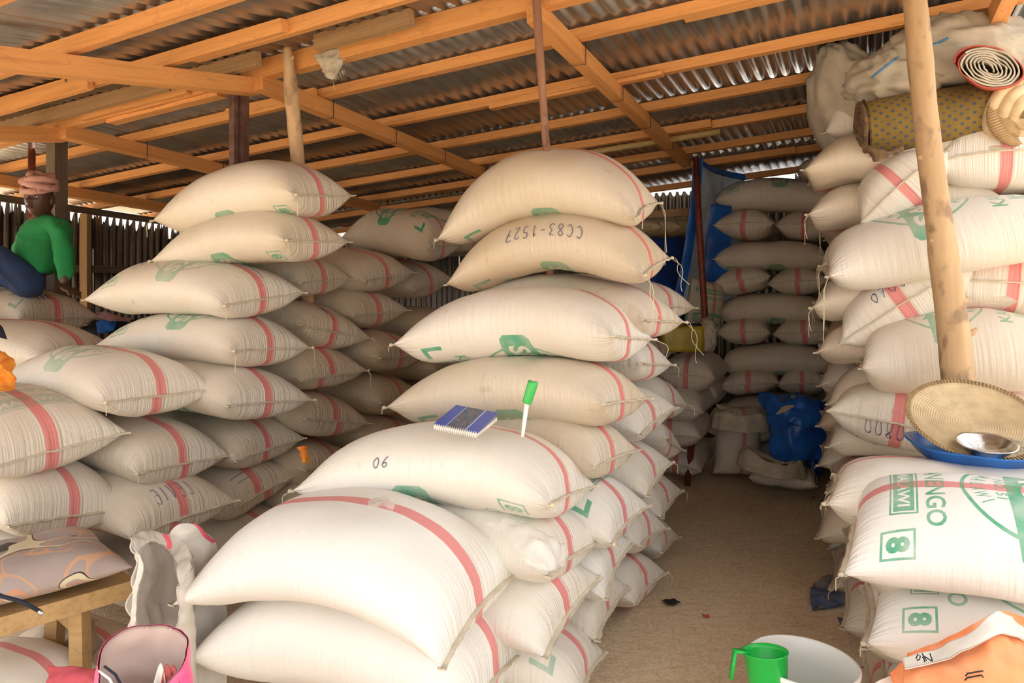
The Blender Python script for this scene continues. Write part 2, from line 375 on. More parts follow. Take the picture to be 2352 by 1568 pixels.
# ------------------------------------------------------------------ sacks
STROKES = {'0': [[(.5, 1), (.1, .7), (.1, .3), (.45, 0), (.8, .35), (.8, .75), (.5, 1)]],
 '6': [[(.8, 1), (.3, .6), (.1, .25), (.4, 0), (.75, .2), (.6, .45), (.15, .35)]],
 '7': [[(.05, 1), (.8, 1), (.3, 0)], [(.2, .5), (.75, .55)]], 'c': [[(.7, .6), (.4, .7), (.1, .35), (.4, 0), (.75, .15)]],
 '8': [[(.45, .5), (.1, .8), (.45, 1), (.75, .8), (.45, .5), (.1, .2), (.45, 0), (.8, .22), (.45, .5)]],
 '3': [[(.1, .95), (.7, .9), (.35, .55), (.75, .25), (.4, 0), (.05, .1)]], '1': [[(.2, .75), (.45, 1), (.4, 0)]],
 '5': [[(.75, 1), (.2, 1), (.15, .6), (.7, .5), (.6, .05), (.1, .05)]], '2': [[(.1, .8), (.45, 1), (.75, .75), (.1, 0), (.8, .05)]],
 '-': [[(.1, .5), (.7, .5)]], 'L': [[(.2, 1), (.15, 0), (.75, .05)]], 'E': [[(.75, 1), (.15, .95), (.12, 0), (.75, .05)], [(.12, .5), (.6, .52)]],
 'V': [[(.05, 1), (.4, 0), (.8, 1)]], 'I': [[(.4, 1), (.4, 0)]], 'a': [[(.7, .6), (.3, .65), (.1, .3), (.4, 0), (.7, .3), (.7, .6), (.85, 0)]],
 'C': [[(.8, .85), (.4, 1), (.05, .5), (.4, 0), (.8, .15)]], 'S': [[(.9, .8), (.6, 1), (.15, .9), (.1, .6), (.5, .45), (.85, .2), (.5, 0), (.0, .05)]],
 ' ': [], 'o': [[(.4, .65), (.1, .35), (.4, 0), (.75, .35), (.4, .65)]]}
PVN = 2.5
ARC = None
def vprof(v): return max(0, 1-abs(v)**PVN)**.5
_vs = [math.sin(math.pi/2*(-1+2*k/400)) for k in range(401)]; _ac = [0]
for k in range(400):
    _ac.append(_ac[-1]+math.hypot(.27*(_vs[k+1]-_vs[k]), .15*(vprof(_vs[k+1])-vprof(_vs[k]))))
def arcf(v):
    return float(np.interp(v, _vs, _ac)/_ac[-1])
SACKS = []
def make_sack(center, ex, ey, Ln, Wd, T, bend=.05, lab='', group='', dirt=.3, green=0, face='none', flip=False, hem='both', skew=0, poff=.075,
              lump=.015, tails=(), wr=(), wbend=.0, res=1, off=0.0, seed=None, ear=.05, sag=(0, 0), name='grain_sack', k_end=.055):
    ex = ex.normalized(); ey = (ey-ex*ey.dot(ex)).normalized(); ez = ex.cross(ey)
    seed = len(SACKS)*1.37 if seed is None else seed
    nu, nv = (30, 22) if res else (20, 14)
    def surf(u, v, side):
        e = .40+.36*abs(v)**5
        p = max(0, 1-abs(u)**4.0)**e*vprof(v)
        x = Ln/2*u*(1-k_end*(1-v*v)*abs(u)**5)
        y = Wd/2*v*(1-.13*(1-u**4))
        x += v*Wd/2*skew
        zc = bend*(1-u*u)+wbend*(1-v*v)*(1-.3*u*u)+(sag[0] if u < 0 else sag[1])*abs(u)**3
        q = V((x*3.2+seed, y*3.2, side*2+seed*.3)); n1 = noise.noise(q)+.5*noise.noise(q*2.7)
        n1 += .5*noise.noise(V((x*9+seed, y*5, side)))*abs(u)**3
        ng = noise.noise(V((u*1.4, v*9+seed, seed)))*.010*abs(u)**4*(1-abs(u)**14)
        z = zc+side*(p*(T/2+n1*lump+ng))
        return V((x, y, z))
    us = [math.sin(math.pi/2*(-1+2*i/nu)) for i in range(nu+1)]; us = [.65*a+.35*(-1+2*i/nu) for i, a in enumerate(us)]
    vv = [math.sin(math.pi/2*(-1+2*j/nv)) for j in range(nv+1)]
    verts = []; top = {}; bot = {}
    for i, u in enumerate(us):
        for j, v in enumerate(vv):
            top[i, j] = len(verts); verts.append(surf(u, v, 1))
    for i, u in enumerate(us):
        for j, v in enumerate(vv):
            if i in (0, nu) or j in (0, nv): bot[i, j] = top[i, j]
            else: bot[i, j] = len(verts); verts.append(surf(u, v, -1))
    faces = []; uf = []; up = []
    for side, tb in ((1, top), (-1, bot)):
        for i in range(nu):
            for j in range(nv):
                cs = [(i, j), (i+1, j), (i+1, j+1), (i, j+1)]
                if side < 0: cs = cs[::-1]
                faces.append([tb[c] for c in cs])
                for a, b in cs:
                    U = (us[a]+1)/2; A = arcf(vv[b])
                    uf.append((U, A if side > 0 else A+off))
                    on = (face in ('top', 'both') and side > 0) or (face in ('bottom', 'both') and side < 0)
                    X, Y = A, 1-U
                    if side < 0: X = 1-(A-poff)
                    if flip: X, Y = 1-X, 1-Y
                    up.append((X, Y) if on else (X+3, Y+3))
    me = bpy.data.meshes.new(name); me.from_pydata([tuple(v) for v in verts], [], faces)
    me.polygons.foreach_set('use_smooth', [True]*len(me.polygons)); me.materials.append(M['sack'])
    for nm, dat in (('fabric', uf), ('print', up)):
        l = me.uv_layers.new(name=nm); l.data.foreach_set('uv', [c for q in dat for c in q])
    o = bpy.data.objects.new(name, me); C.objects.link(o)
    o.matrix_world = Matrix(((ex.x, ey.x, ez.x, center.x), (ex.y, ey.y, ez.y, center.y), (ex.z, ey.z, ez.z, center.z), (0, 0, 0, 1)))
    o.color = (min(1, dirt*1.15+.04 if dirt > .1 else dirt), green, 0, 1)  # per-sack tone: real dust, with rear shade and brightening put into the colour
    tag(o, lab, 'sack', group); SACKS.append(o)
    def kid(nm, mb, mat, label=None):
        c = mk(nm, mb.v, mb.f, mat, None, rel=False); c.location = (0, 0, 0); c.parent = o
        if label: c['label'] = label
        return c
    for sgn in ((-1, 1) if hem == 'both' else ((1,) if hem == 'R' else ((-1,) if hem == 'L' else ()))):
        mb = MB(); n = 26 if res else 14; vs = []; rnd = random.Random(int(seed*100))
        for k in range(n+1):
            v = -1+2*k/n; p = surf(sgn*1.0, v*.995, 1); w = .011+.006*rnd.random(); dz = (rnd.random()-.5)*.006
            th = .0035
            for dx, dd in ((-.012, th), (w, th+dz), (w, -th+dz), (-.012, -th)): vs.append(p+V((sgn*dx, 0, dd)))
        f = [(k*4+a, k*4+(a+1) % 4, (k+1)*4+(a+1) % 4, (k+1)*4+a) for k in range(n) for a in range(4)]+[(0, 1, 2, 3), (n*4+3, n*4+2, n*4+1, n*4)]
        mb.add(vs, f); kid('seam_hem', mb, M['seam'])
    inv = o.matrix_world.to_3x3().inverted()
    for (su, sv, ln, *sw) in tails:
        p = surf(su, sv, 1); d = inv@V((0, 0, -1)); sd = inv@V((sw[0] if sw else .03, -.02, 0)); mb = MB()
        outv = V((su, sv*.3, 0))*.02
        for q in range(2 if ln > .1 else 1):
            pts = [p+outv*min(1, t*5)+d*ln*t*(1-.2*q)+sd*(math.sin(t*5+q*2)*.35+t)*ln*5+V((.004*q, 0, 0)) for t in [i/9 for i in range(10)]]
            mb.tube(pts, .0016, 5)
        mb.add(*blobmesh(p+outv*.4, (.009, .009, .008), seed, .3, 3, 8, 6)); kid('twine_tail', mb, M['twine'])
    for (txt, fn, h, wdt, mat_, lw) in wr:
        # fn maps text space (x along the writing, y up) to (u, v, side)
        mb = MB(); x0 = 0
        for ch in txt:
            for sk in STROKES.get(ch, []):
                P = [V((a, b, 0)) for a, b in sk]; n = max(8, len(P)*4)
                pts = []
                for k in range(n+1):
                    q = catmull(P, k/n); u, v, s = fn(x0+q.x*wdt, q.y*h); pts.append(surf(u, v, s)+V((0, 0, s*.002)) + V((0, (1 if v > 0 else -1)*.002, 0)))
                vs = []
                for k in range(n+1):
                    d = (pts[min(k+1, n)]-pts[max(k-1, 0)]).normalized(); nn = V((0, v and (1 if v > 0 else -1)*.7, .7*s)); r = d.cross(nn).normalized()*lw
                    for a, b in ((-1, -.001), (1, -.001), (1, .001), (-1, .001)): vs.append(pts[k]+r*a+nn*b)
                mb.add(vs, [(k*4+a, k*4+(a+1) % 4, (k+1)*4+(a+1) % 4, (k+1)*4+a) for k in range(n) for a in range(4)])
            x0 += wdt*1.35
        kid('handwriting', mb, mat_)
    return o
def solve(P, pix, Rr, far=True):
    d = V(((pix[0]-CX)/FX, 1, (HY-pix[1])/FX)); c0 = V((0, 0, EYE)); w = c0-P
    a = d.dot(d); b = 2*d.dot(w); c = w.dot(w)-Rr*Rr; disc = b*b-4*a*c
    t = -b/2/a if disc < 0 else (-b+(1 if far else -1)*math.sqrt(disc))/2/a
    return c0+d*t
def sheared(A, P, Q, c, T, lo=.5, hi=.72, s=1, **k):
    ex = (A-P)*s; ey = Q-A; Lr = ex.length; e1 = ex.normalized(); a = ey.dot(e1); b = (ey-e1*a).length
    return make_sack(c, ex, ey, Lr, min(max(b, .38), hi), T, skew=max(-.5, min(.5, a/max(b, .2))), **k)
def sackR(anc, D, lpix=None, wpix=None, Ln=1.0, Wd=.6, T=.29, dz=0, dl=0, dw=0, **k):
    """sack whose near right corner is seen: long side runs left, sewn end faces right"""
    A = px(*anc, D); P = solve(A, lpix, Ln) if lpix else A-EB*Ln+V((0, 0, dl))
    Q = solve(A, wpix, Wd) if wpix else A+EA*Wd+V((0, 0, dw))
    return sheared(A, P, Q, (P+Q)/2+V((0, 0, dz)), T, **k)
def sackL(anc, D, rpix=None, wpix=None, Ln=1.0, Wd=.6, T=.29, dz=0, dl=0, dw=0, **k):
    """sack whose near left corner is seen"""
    A = px(*anc, D); P = solve(A, rpix, Ln, False) if rpix else A+EB*Ln+V((0, 0, dl))
    Q = solve(A, wpix, Wd) if wpix else A+EA*Wd+V((0, 0, dw))
    return sheared(A, P, Q, (P+Q)/2+V((0, 0, dz)), T, s=-1, **k)
def sackE(lp, rp, D, T=.27, Ln=.95, back=EA, dD=0, **k):
    """sack whose sewn end faces the camera: left and right ear pixels"""
    A = px(*lp, D+dD/2); B = px(*rp, D-dD/2); ex = -back.normalized(); ey = (B-A)
    Wd = ey.length; c = (A+B)/2-ex*Ln/2
    return make_sack(c, ex, ey, Ln, Wd, T, **k)

# ------------------------------------------------------------------ setting: floor, roof, walls
vs = []; fs = []; n = 60
for i in range(n+1):
    for j in range(n+1):
        x = -14+28*i/n; y = -16+30*j/n; vs.append((x, y, noise.noise(V((x*.7, y*.7, 0)))*.012-.006))
for i in range(n):
    for j in range(n): a = i*(n+1)+j; fs.append((a, a+n+1, a+n+2, a+1))
fl = mk('floor', vs, fs, M['floor'], rel=False); tag(fl, 'sandy brown earth floor of the store', kind='structure')

ZB = lambda p: 3.08+.0516*p.x-.0705*p.y
ZF = lambda p: 2.4475+.1395*p.x+.1195*p.y
def rb(s, t, dz=0): p = st(s, t); return V((p.x, p.y, ZB(p)+dz))
def rf(s, t, dz=0): p = st(s, t); return V((p.x, p.y, ZF(p)+dz))
ceiling = empty('ceiling', (0, 0, 0), 'pitched roof of corrugated metal sheets on sawn timber', kind='structure')
# one corrugated sheet, shared
def corr_mesh(name, w, ln, nw, mat, amp=.0095, ragged=0, rnd=None):
    vs = []; m = nw*6
    for i in range(m+1):
        x = w*i/m; z = amp*math.cos(2*math.pi*i/6)
        top = ln
        if ragged: top = ln-(ragged*(.35+.65*abs(noise.noise(V((i*.37, rnd or 0, 0))))*1.8) if (i % 6) in (2, 3, 4) else 0)
        for y in (0, ln*.5, top): vs += [(x, y, z), (x, y, z+.0012)]
    fs = []
    for i in range(m):
        for k in range(2):
            a = i*6+k*2; b = a+6
            fs += [(a, b, b+2, a+2), (a+1, a+3, b+3, b+1)]
        a = i*6; fs += [(a, a+1, a+7, a+6), (a+4, a+10, a+11, a+5)]
    me = bpy.data.meshes.new(name); me.from_pydata(vs, [], fs); me.polygons.foreach_set('use_smooth', [True]*len(me.polygons)); me.materials.append(mat)
    return me
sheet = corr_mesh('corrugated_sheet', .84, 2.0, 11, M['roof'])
def place(me, name, o, ex, ey, parent):
    ex = ex.normalized(); ey = (ey-ex*ey.dot(ex)).normalized(); ez = ex.cross(ey)
    ob = bpy.data.objects.new(name, me); C.objects.link(ob); ob.parent = parent
    ob.matrix_local = Matrix(((ex.x, ey.x, ez.x, o.x), (ex.y, ey.y, ez.y, o.y), (ex.z, ey.z, ez.z, o.z), (0, 0, 0, 1))); return ob
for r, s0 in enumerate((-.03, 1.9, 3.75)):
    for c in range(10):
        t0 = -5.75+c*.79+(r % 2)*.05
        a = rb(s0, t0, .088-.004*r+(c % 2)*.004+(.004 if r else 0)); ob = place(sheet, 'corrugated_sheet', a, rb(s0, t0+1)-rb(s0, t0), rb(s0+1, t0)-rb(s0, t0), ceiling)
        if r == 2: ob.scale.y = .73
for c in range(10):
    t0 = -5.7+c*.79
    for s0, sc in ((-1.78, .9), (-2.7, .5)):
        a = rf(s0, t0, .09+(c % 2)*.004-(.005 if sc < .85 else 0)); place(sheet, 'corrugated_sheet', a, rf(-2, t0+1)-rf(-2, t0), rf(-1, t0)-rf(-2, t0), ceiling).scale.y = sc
def beam(name, p, q, w, h, mat, parent, up=V((0, 0, 1)), label=None):
    p = V(p); q = V(q); d = (q-p); Ln = d.length; d.normalize(); r = up.cross(d).normalized(); u = d.cross(r)
    vs = []; k = 6
    for i in range(k+1):
        for a, b in ((-1, -1), (1, -1), (1, 1), (-1, 1)): vs.append((Ln*i/k, a*w/2+noise.noise(V((i, a, p.x)))*.004, b*h/2+noise.noise(V((i*.7, b, p.y)))*.004))
    fs = [(i*4+a, i*4+(a+1) % 4, (i+1)*4+(a+1) % 4, (i+1)*4+a) for i in range(k) for a in range(4)]+[(3, 2, 1, 0), (k*4, k*4+1, k*4+2, k*4+3)]
    me = bpy.data.meshes.new(name); me.from_pydata(vs, [], fs); me.materials.append(mat)
    ob = bpy.data.objects.new(name, me); C.objects.link(ob); mw = Matrix(((d.x, r.x, u.x, p.x), (d.y, r.y, u.y, p.y), (d.z, r.z, u.z, p.z), (0, 0, 0, 1)))
    if parent:
        ob.parent = parent; ob.matrix_local = Matrix.Translation(-parent.location)@mw
    else: ob.matrix_world = mw
    if label: ob['label'] = label
    return ob
nb = (rb(0, 1)-rb(0, 0)).cross(rb(1, 0)-rb(0, 0)).normalized()
for k, (s, tb) in enumerate(((.52, .9), (1.2, -.3), (1.87, -2.0), (2.56, .1), (3.25, -1.4), (3.85, .6), (4.7, -1))):
    beam('purlin', rb(s, -5.7, .04), rb(s, tb+.3, .04), .05, .058, M['pine'], ceiling, nb)
    beam('purlin', rb(s+.05, tb-.3, .04), rb(s+.03, 2.08, .04), .05, .058, M['pine'], ceiling, nb)
nf = (rf(0, 1)-rf(0, 0)).cross(rf(1, 0)-rf(0, 0)).normalized()
for s, tb in ((-.52, -1.2), (-1.04, -2.4), (-1.56, .4), (-2.3, -1), (-3.2, -2)):
    beam('purlin', rf(s, -5.6, .04), rf(s, tb+.3, .04), .05, .060, M['pine'], ceiling, nf)
    beam('purlin', rf(s+.055, tb-.3, .04), rf(s, 2.2, .04), .05, .060, M['pine'], ceiling, nf)
for t in (-4.65, -3.12, -1.53, .06, 1.97):
    e = 3.35 if t < 1 else 4.8
    beam('rafter', rb(-.02, t, -.045), rb(e, t, -.045), .07, .085, M['pine'], ceiling, nb)
    if t < 0 or t > 1: beam('rafter', rf(-2.25, t-.07, -.05), rf(.03, t-.07, -.05), .07, .085, M['pine'], ceiling, nf)
# ridge timbers
beam('ridge_beam', rb(.02, -5.6, .028), rb(.02, -1.3, .028), .07, .10, M['pine'], ceiling)
beam('ridge_beam', rb(.03, -1.32, .028), rb(.03, 2.1, .028), .07, .10, M['pine'], ceiling)
beam('ridge_beam', rb(-.13, -3.7, .02), rb(-.13, -1.42, .02), .04, .075, M['pineshade'], ceiling, label='shaded inner ridge board')
beam('ridge_beam', rb(-.13, -1.05, .02), rb(-.13, -.5, .02), .04, .075, M['pineshade'], ceiling, label='shaded inner ridge board')
beam('splice_board', rb(-.035, -2.9, .03), rb(-.035, -2.02, .03), .035, .10, M['pine'], ceiling)
beam('splice_board', rb(.04, -2.75, -.035), rb(.04, -1.85, -.035), .07, .022, M['pine'], ceiling)
beam('splice_board', rf(-.565, -2.85, .03), rf(-.565, -2.1, .03), .03, .085, M['pine'], ceiling)
beam('splice_board', rb(.47, -2.25, .03), rb(.47, -1.55, .03), .03, .075, M['pine'], ceiling)
beam('splice_board', rb(1.2, -.75, .0), rb(1.2, .35, .0), .06, .02, M['pine'], ceiling)
# bamboo laid on a rear purlin
mb = MB(); P = [rb(2.60, -1.45+i*.16, -.02) for i in range(13)]
pts = []; rr = []
for i in range(12):
    for f, r in ((0, .024), (.12, .029), (.2, .024), (.9, .0235)): pts.append(P[i].lerp(P[i+1], f)); rr.append(r)
mb.tube(pts, rr, 10); mb.out('bamboo_pole', M['bamboo'], ceiling)
# wire ties where purlins cross rafters
for t in (-3.12, -1.53, .06):
    for s in (.52, 1.2, 1.87, 2.56):
        mb = MB(); a, b = t+.045, s+.035
        loop = [rb(b, a, .07), rb(b, a, -.1), rb(b-.02, a-.09, -.1), rb(b-.05, a-.09, .0)]
        mb.tube(loop, .0028, 5); mb.out('wire_tie', M['wire'], ceiling)
for s, t in ((-.52, -1.53), (-1.04, -1.53), (-.52, -3.12)):
    mb = MB(); mb.box(rf(s+.04, t-.115, .06), rf(s+.04, t-.115, -.10), .014, .003, V((1, 0, 0))); mb.out('strap_tie', M['steel'], ceiling)

def wall(name, a, b, z, mat, label, ragged=0, z0=-.03):
    root = empty(name, (0, 0, 0), label, kind='structure'); d = (b-a); n = int(d.length/.79)+1
    for i in range(n):
        me = corr_mesh('corrugated_sheet', .84, 1, 11, mat) if not ragged else corr_mesh('corrugated_sheet', .84, z(a+d.normalized()*(i+.5)*.79)-z0, 11, mat, ragged=ragged, rnd=i*5.1)
        p = a+d.normalized()*(i*.79); ob = place(me, 'corrugated_sheet', V((p.x, p.y, z0)), d, V((0, 0, 1)), root)
        if not ragged: ob.scale.y = z(a+d.normalized()*(i+.5)*.79)-z0
    return root
zt = lambda p: ZB(p)-.10
wl = wall('wall_left', st(.3, -5.47), st(5.0, -5.47), lambda p: ZB(p)-.02, M['wallsheet'], 'dark rusty corrugated sheet wall on the left', ragged=.13)
beam('wall_rail', rb(.3, -5.41, -.015), rb(4.9, -5.41, -.015), .05, .06, M['oldwood'], wl)
beam('wall_rail', st(.3, -5.40, 1.78), st(4.9, -5.40, 1.78), .04, .07, M['oldwood'], wl)
for s in (.35, 1.72, 3.2): beam('wall_post', st(s, -5.36, 0), st(s, -5.36, ZB(st(s, -5.36))-.06), .07, .07, M['bench'], wl, V((1, 0, 0)))
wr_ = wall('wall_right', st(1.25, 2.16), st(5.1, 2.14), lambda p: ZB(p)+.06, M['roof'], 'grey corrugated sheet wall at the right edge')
wb = wall('wall_back', st(5.05, -5.5), st(5.05, 2.2), lambda p: ZB(p)+.035, M['wallsheet'], 'dark corrugated sheet wall at the back', ragged=.05)
beam('wall_rail', st(4.98, -5.4, 2.0), st(4.98, 2.0, 2.05), .04, .07, M['oldwood'], wb)

# ------------------------------------------------------------------ posts
def log(name, pts, rad, mat, label, knobs=(), n=16, seed=0, cat='post'):
    P = [V(p) for p in pts]; m = 36; Q = [catmull(P, i/m) for i in range(m+1)]
    mb = MB(); rr = [float(np.interp(i/m, [k/(len(rad)-1) for k in range(len(rad))], rad))*(1+.06*noise.noise(V((i*.5, seed, 0)))) for i in range(m+1)]
    mb.tube(Q, rr, n)
    for v in range(len(mb.v)):
        p = V(mb.v[v]); i = min(v//n, m); c = Q[i]; d = p-c; mb.v[v] = tuple(c+d*(1+.09*noise.noise(p*6+V((seed, 0, 0)))))
    base = P[-1].copy() if P[-1].z < P[0].z else P[0].copy()
    t = empty(name, base, label, cat)
    mb.out('trunk', mat, t)
    for (f, ang, r, ln) in knobs:
        c = catmull(P, f); d = V((math.cos(ang), math.sin(ang), .35)).normalized(); R0 = float(np.interp(f, [k/(len(rad)-1) for k in range(len(rad))], rad))
        kb = MB(); kb.tube([c+d*(R0*.6), c+d*(R0+ln*.5), c+d*(R0+ln)+V((0, 0, ln*.3))], [r*1.5, r, r*.45], 8); kb.out('branch_stub', mat, t)
    return t
log('log_post', [px(2088, -130, 3.13), px(2107, 60, 3.13), px(2129, 300, 3.13), px(2158, 520, 3.13), px(2182, 700, 3.13), px(2200, 860, 3.13), px(2230, 1200, 3.13), px(2262, 1528, 3.13)],
    [.047, .048, .049, .054, .062, .064, .066, .068], M['log'], 'thick peeled log post with knots in front of the right-hand sacks',
    [(.575, 0.2, .013, .03), (.65, -.1, .014, .035), (.33, 3.3, .012, .012), (.46, 3.4, .010, .01)])
log('log_post', [px(659, 108, 3.78), px(667, 190, 3.82), px(682, 350, 3.98), px(700, 560, 4.3), V((-1.25, 4.62, .8)), V((-1.27, 4.75, 0))], [.02, .035, .037, .04, .042, .044], M['log'],
    'pale peeled log post with a pointed top behind the left front stack', [(.1, -.5, .009, .012)], seed=3)
log('pole_post', [px(1232, -12, 3.2), px(1240, 130, 3.22), px(1252, 300, 3.3), px(1262, 500, 3.5), V((.2, 3.75, 0))], [.019, .018, .017, .02, .022], M['polewood'],
    'thin red-brown wooden pole behind the tall centre stack', seed=5)
def post(name, bx, by, z1, w, d, mat, label, z0=0):
    t = beam(name, V((bx, by, z0)), V((bx, by, z1)), w, d, mat, None, EA); return tag(t, label, 'post')
q = px(131, 262, 4.98); post('timber_post', q.x, q.y, q.z+.08, .09, .09, M['oldwood'], 'dark weathered timber post beside the seated man')
q = px(73, 318, 5.2); mb = MB(); mb.tube([(q.x, q.y, 0), (q.x, q.y, q.z+.1)], .024, 14); tag(mb.out('steel_pipe', M['rustpipe']), 'rust-red steel pipe post behind the seated man', 'post')
q = px(537, 175, 3.97); post('steel_post', q.x, q.y, q.z+.05, .036, .03, M['steel'], 'narrow rusty steel post next to a wider dark one')
q = px(556, 178, 4.02); post('steel_post', q.x, q.y, q.z, .055, .05, M['steel'], 'wide dark steel post beside a narrow one, above the left front stack')
mb = MB(); mb.tube([px(1598, 362, 6.1), px(1606, 520, 6.0), px(1620, 742, 5.96), px(1602, 900, 5.98), V((1.42, 6.0, 0))], .026, 12)
tag(mb.out('steel_pipe', M['rustpipe']), 'rust-red pole holding up the blue tarpaulin at the back', 'post')

# ------------------------------------------------------------------ CENTRE STACK
g = 'sacks of the tall centre stack'
side = lambda u0, h0, su=1, sv=1, T_=.29: (lambda x, y: (u0+su*x*2, -(max(0, 1-(h0+sv*y)**2))**(1/PVN), 1))   # writing on the near bulging side
def topf(u0, v0, ux, uy, vx, vy): return lambda x, y: (u0+ux*x+uy*y, v0+vx*x+vy*y, 1)
sackR((1463, 500), 3.0, (1002, 552), (1517, 467), Ln=1.02, T=.31, bend=.17, lab='topmost bulging sack of the tall centre stack, tan dust on its top', group=g, dirt=.5, green=.8, face='bottom', flip=True, tails=((1, .97, .30, .0), (1, -.97, .05), (-1, -.97, .04)), wbend=.02)
sackR((1478, 632), 2.95, (1022, 655), (1541, 592), Ln=1.0, T=.28, bend=.15, lab='second sack from the top of the centre stack, long number handwritten on its side', group=g, dirt=.6, green=.8, face='bottom', flip=True,
      tails=((1, .98, .16, .06), (1, -.98, .2)), wr=(('CC83-1527', lambda x, y: (.45-x*2, -(1-(.62-y*4.6)**2)**(1/PVN), 1), .075, .033, M['pencil'], .0014),))
sackR((1410, 772), 2.83, (900, 792), (1503, 780), Ln=1.04, T=.31, bend=.09, lab='third sack from the top of the centre stack, very white, green print below', group=g, dirt=.14, green=.95, face='bottom', flip=True, poff=.03, tails=((1, .98, .1, .12), (-1, -.98, .03)))
sackR((1388, 928), 2.80, (884, 936), (1495, 915), Ln=1.02, T=.29, bend=.07, lab='fourth sack from the top of the centre stack, small brown spots on its side', group=g, dirt=.45, green=.7, face='bottom', flip=True, tails=((1, .98, .03), (-1, -.98, .03)))
sackR((1368, 1075), 2.78, (930, 1030), (1468, 1032), Ln=1.0, T=.27, bend=.07, lab='dusty ribbed sack behind the notebook, fifth in the centre stack', group=g, dirt=.45, tails=())
# behind C3: second row of the same height
sackR((1478, 735), 3.15, None, (1575, 740), T=.27, bend=.08, dl=.0, lab='sack with two trailing threads behind the third centre sack', group='second row of the centre stack', dirt=.4, tails=((1, .97, .2, .05),), off=.02)
sackR((1500, 690), 3.75, None, (1600, 700), T=.25, bend=.05, dz=-.02, lab='sack at the top of the third row behind the centre stack', group='rows behind the centre stack', dirt=.35)
g5 = 'front row of the centre stack'
sackR((1262, 1160), 2.36, (668, 1128), (1370, 1115), Ln=1.0, Wd=.64, T=.30, bend=.10, lab='big white sack marked 06 under the spiral notebook', group=g5, dirt=.12, green=.9, face='bottom', flip=False, poff=.04, tails=((-1, -.98, .07, -.06), (1, -.98, .02)),
      wr=(('06', lambda x, y: (-.36+x*2, -(1-(.0+y*4.2)**2)**(1/PVN), 1), .06, .026, M['pencil'], .0013),))
FRONT = sackR((1012, 1515), 2.03, (392, 1392), (1204, 1285), Ln=1.0, Wd=.66, T=.30, bend=.12, wbend=.03, lab='large white sack nearest the camera with a curved pink-red band on top', group=g5, dirt=.0, sag=(0, -.03), tails=(), ear=.06)
sackR((1075, 1645), 2.16, (420, 1515), (1225, 1478), Ln=1.02, Wd=.62, T=.35, bend=.08, lab='white sack directly under the nearest one, its right end at the bottom edge', group=g5, dirt=.04, tails=())
sackR((1257, 1325), 2.42, None, (1385, 1240), T=.28, bend=.07, lab='sack beneath the one marked 06, clear plastic bag lying on it', group=g5, dirt=.12, tails=((1, .98, .02),))
sackR((1249, 1512), 2.40, None, (1380, 1322), T=.27, bend=.07, lab='sack second from the floor at the front right corner of the centre stack', group=g5, dirt=.12)
sackR((1330, 1625), 2.45, None, (1391, 1496), T=.26, bend=.06, lab='lowest sack at the front right corner of the centre stack, on the sand', group=g5, dirt=.2, green=.6, face='top')
sackR((1195, 1700), 2.42, None, (1290, 1600), T=.22, bend=.02, lab='hidden bottom sack under the two nearest white sacks', group=g5, dirt=.1)
gk = 'second row of the centre stack'
sackR((1405, 1250), 2.84, None, (1492, 1160), T=.29, bend=.08, lab='sack with a green L near its band, facing the aisle below the ribbed one', group=gk, dirt=.10, green=.9, face='top', tails=((1, -.98, .03),))
sackR((1391, 1378), 2.86, None, (1454, 1245), T=.28, bend=.06, lab='creased white sack with a drooping ear above the aisle sand, centre stack', group=gk, dirt=.08, tails=((1, .98, .03),))
sackR((1371, 1472), 2.90, None, (1446, 1346), T=.27, bend=.05, lab='lowest sack of the second row of the centre stack, at the aisle', group=gk, dirt=.18)
# rows 2..5 along the aisle
rows = [(3.38, ((1473, 835, 1548, 838), (1470, 1000, 1556, 935), (1487, 1140, 1545, 1060), (1470, 1252, 1535, 1212), (1460, 1388, 1532, 1314))),
        (3.92, ((1530, 925, 1585, 932), (1532, 1005, 1572, 1035), (1520, 1190, 1568, 1125), (1520, 1268, 1562, 1232)))]
ordn = ['first', 'second', 'third', 'fourth', 'fifth', 'sixth', 'seventh', 'eighth', 'ninth', 'tenth', 'eleventh', 'twelfth']
for r, (D, L_) in enumerate(rows):
    for i, (a, b, c_, d_) in enumerate(L_):
        sackR((a, b), D, None, (c_, d_), T=.27, bend=.06, lab='aisle-edge sack of the centre pile, %s from the top in the %s row' % (ordn[i], ordn[r+2]), group='rows behind the centre stack', dirt=.15+.1*random.random(),
              off=random.uniform(-.03, .03), tails=((1, .97, .06, .04),) if i % 2 == 0 else (), res=1)
for k, D in enumerate((4.55, 5.1)):
    for i in range(5):
        c = st(0, 0); b = V((.13, 2.28, 0))+EA*(.6*(4+k)-.2)
        make_sack(b-EB*.88+EA*.3+V((random.uniform(-.03, .03), 0, .14+.245*i)), EB, EA, 1.0, .6, .27, .04, lab='shaded centre-pile sack, %s layer from the floor, %s row from the back' % (ordn[i], ordn[1-k]), group='rows behind the centre stack', dirt=.3, res=0)

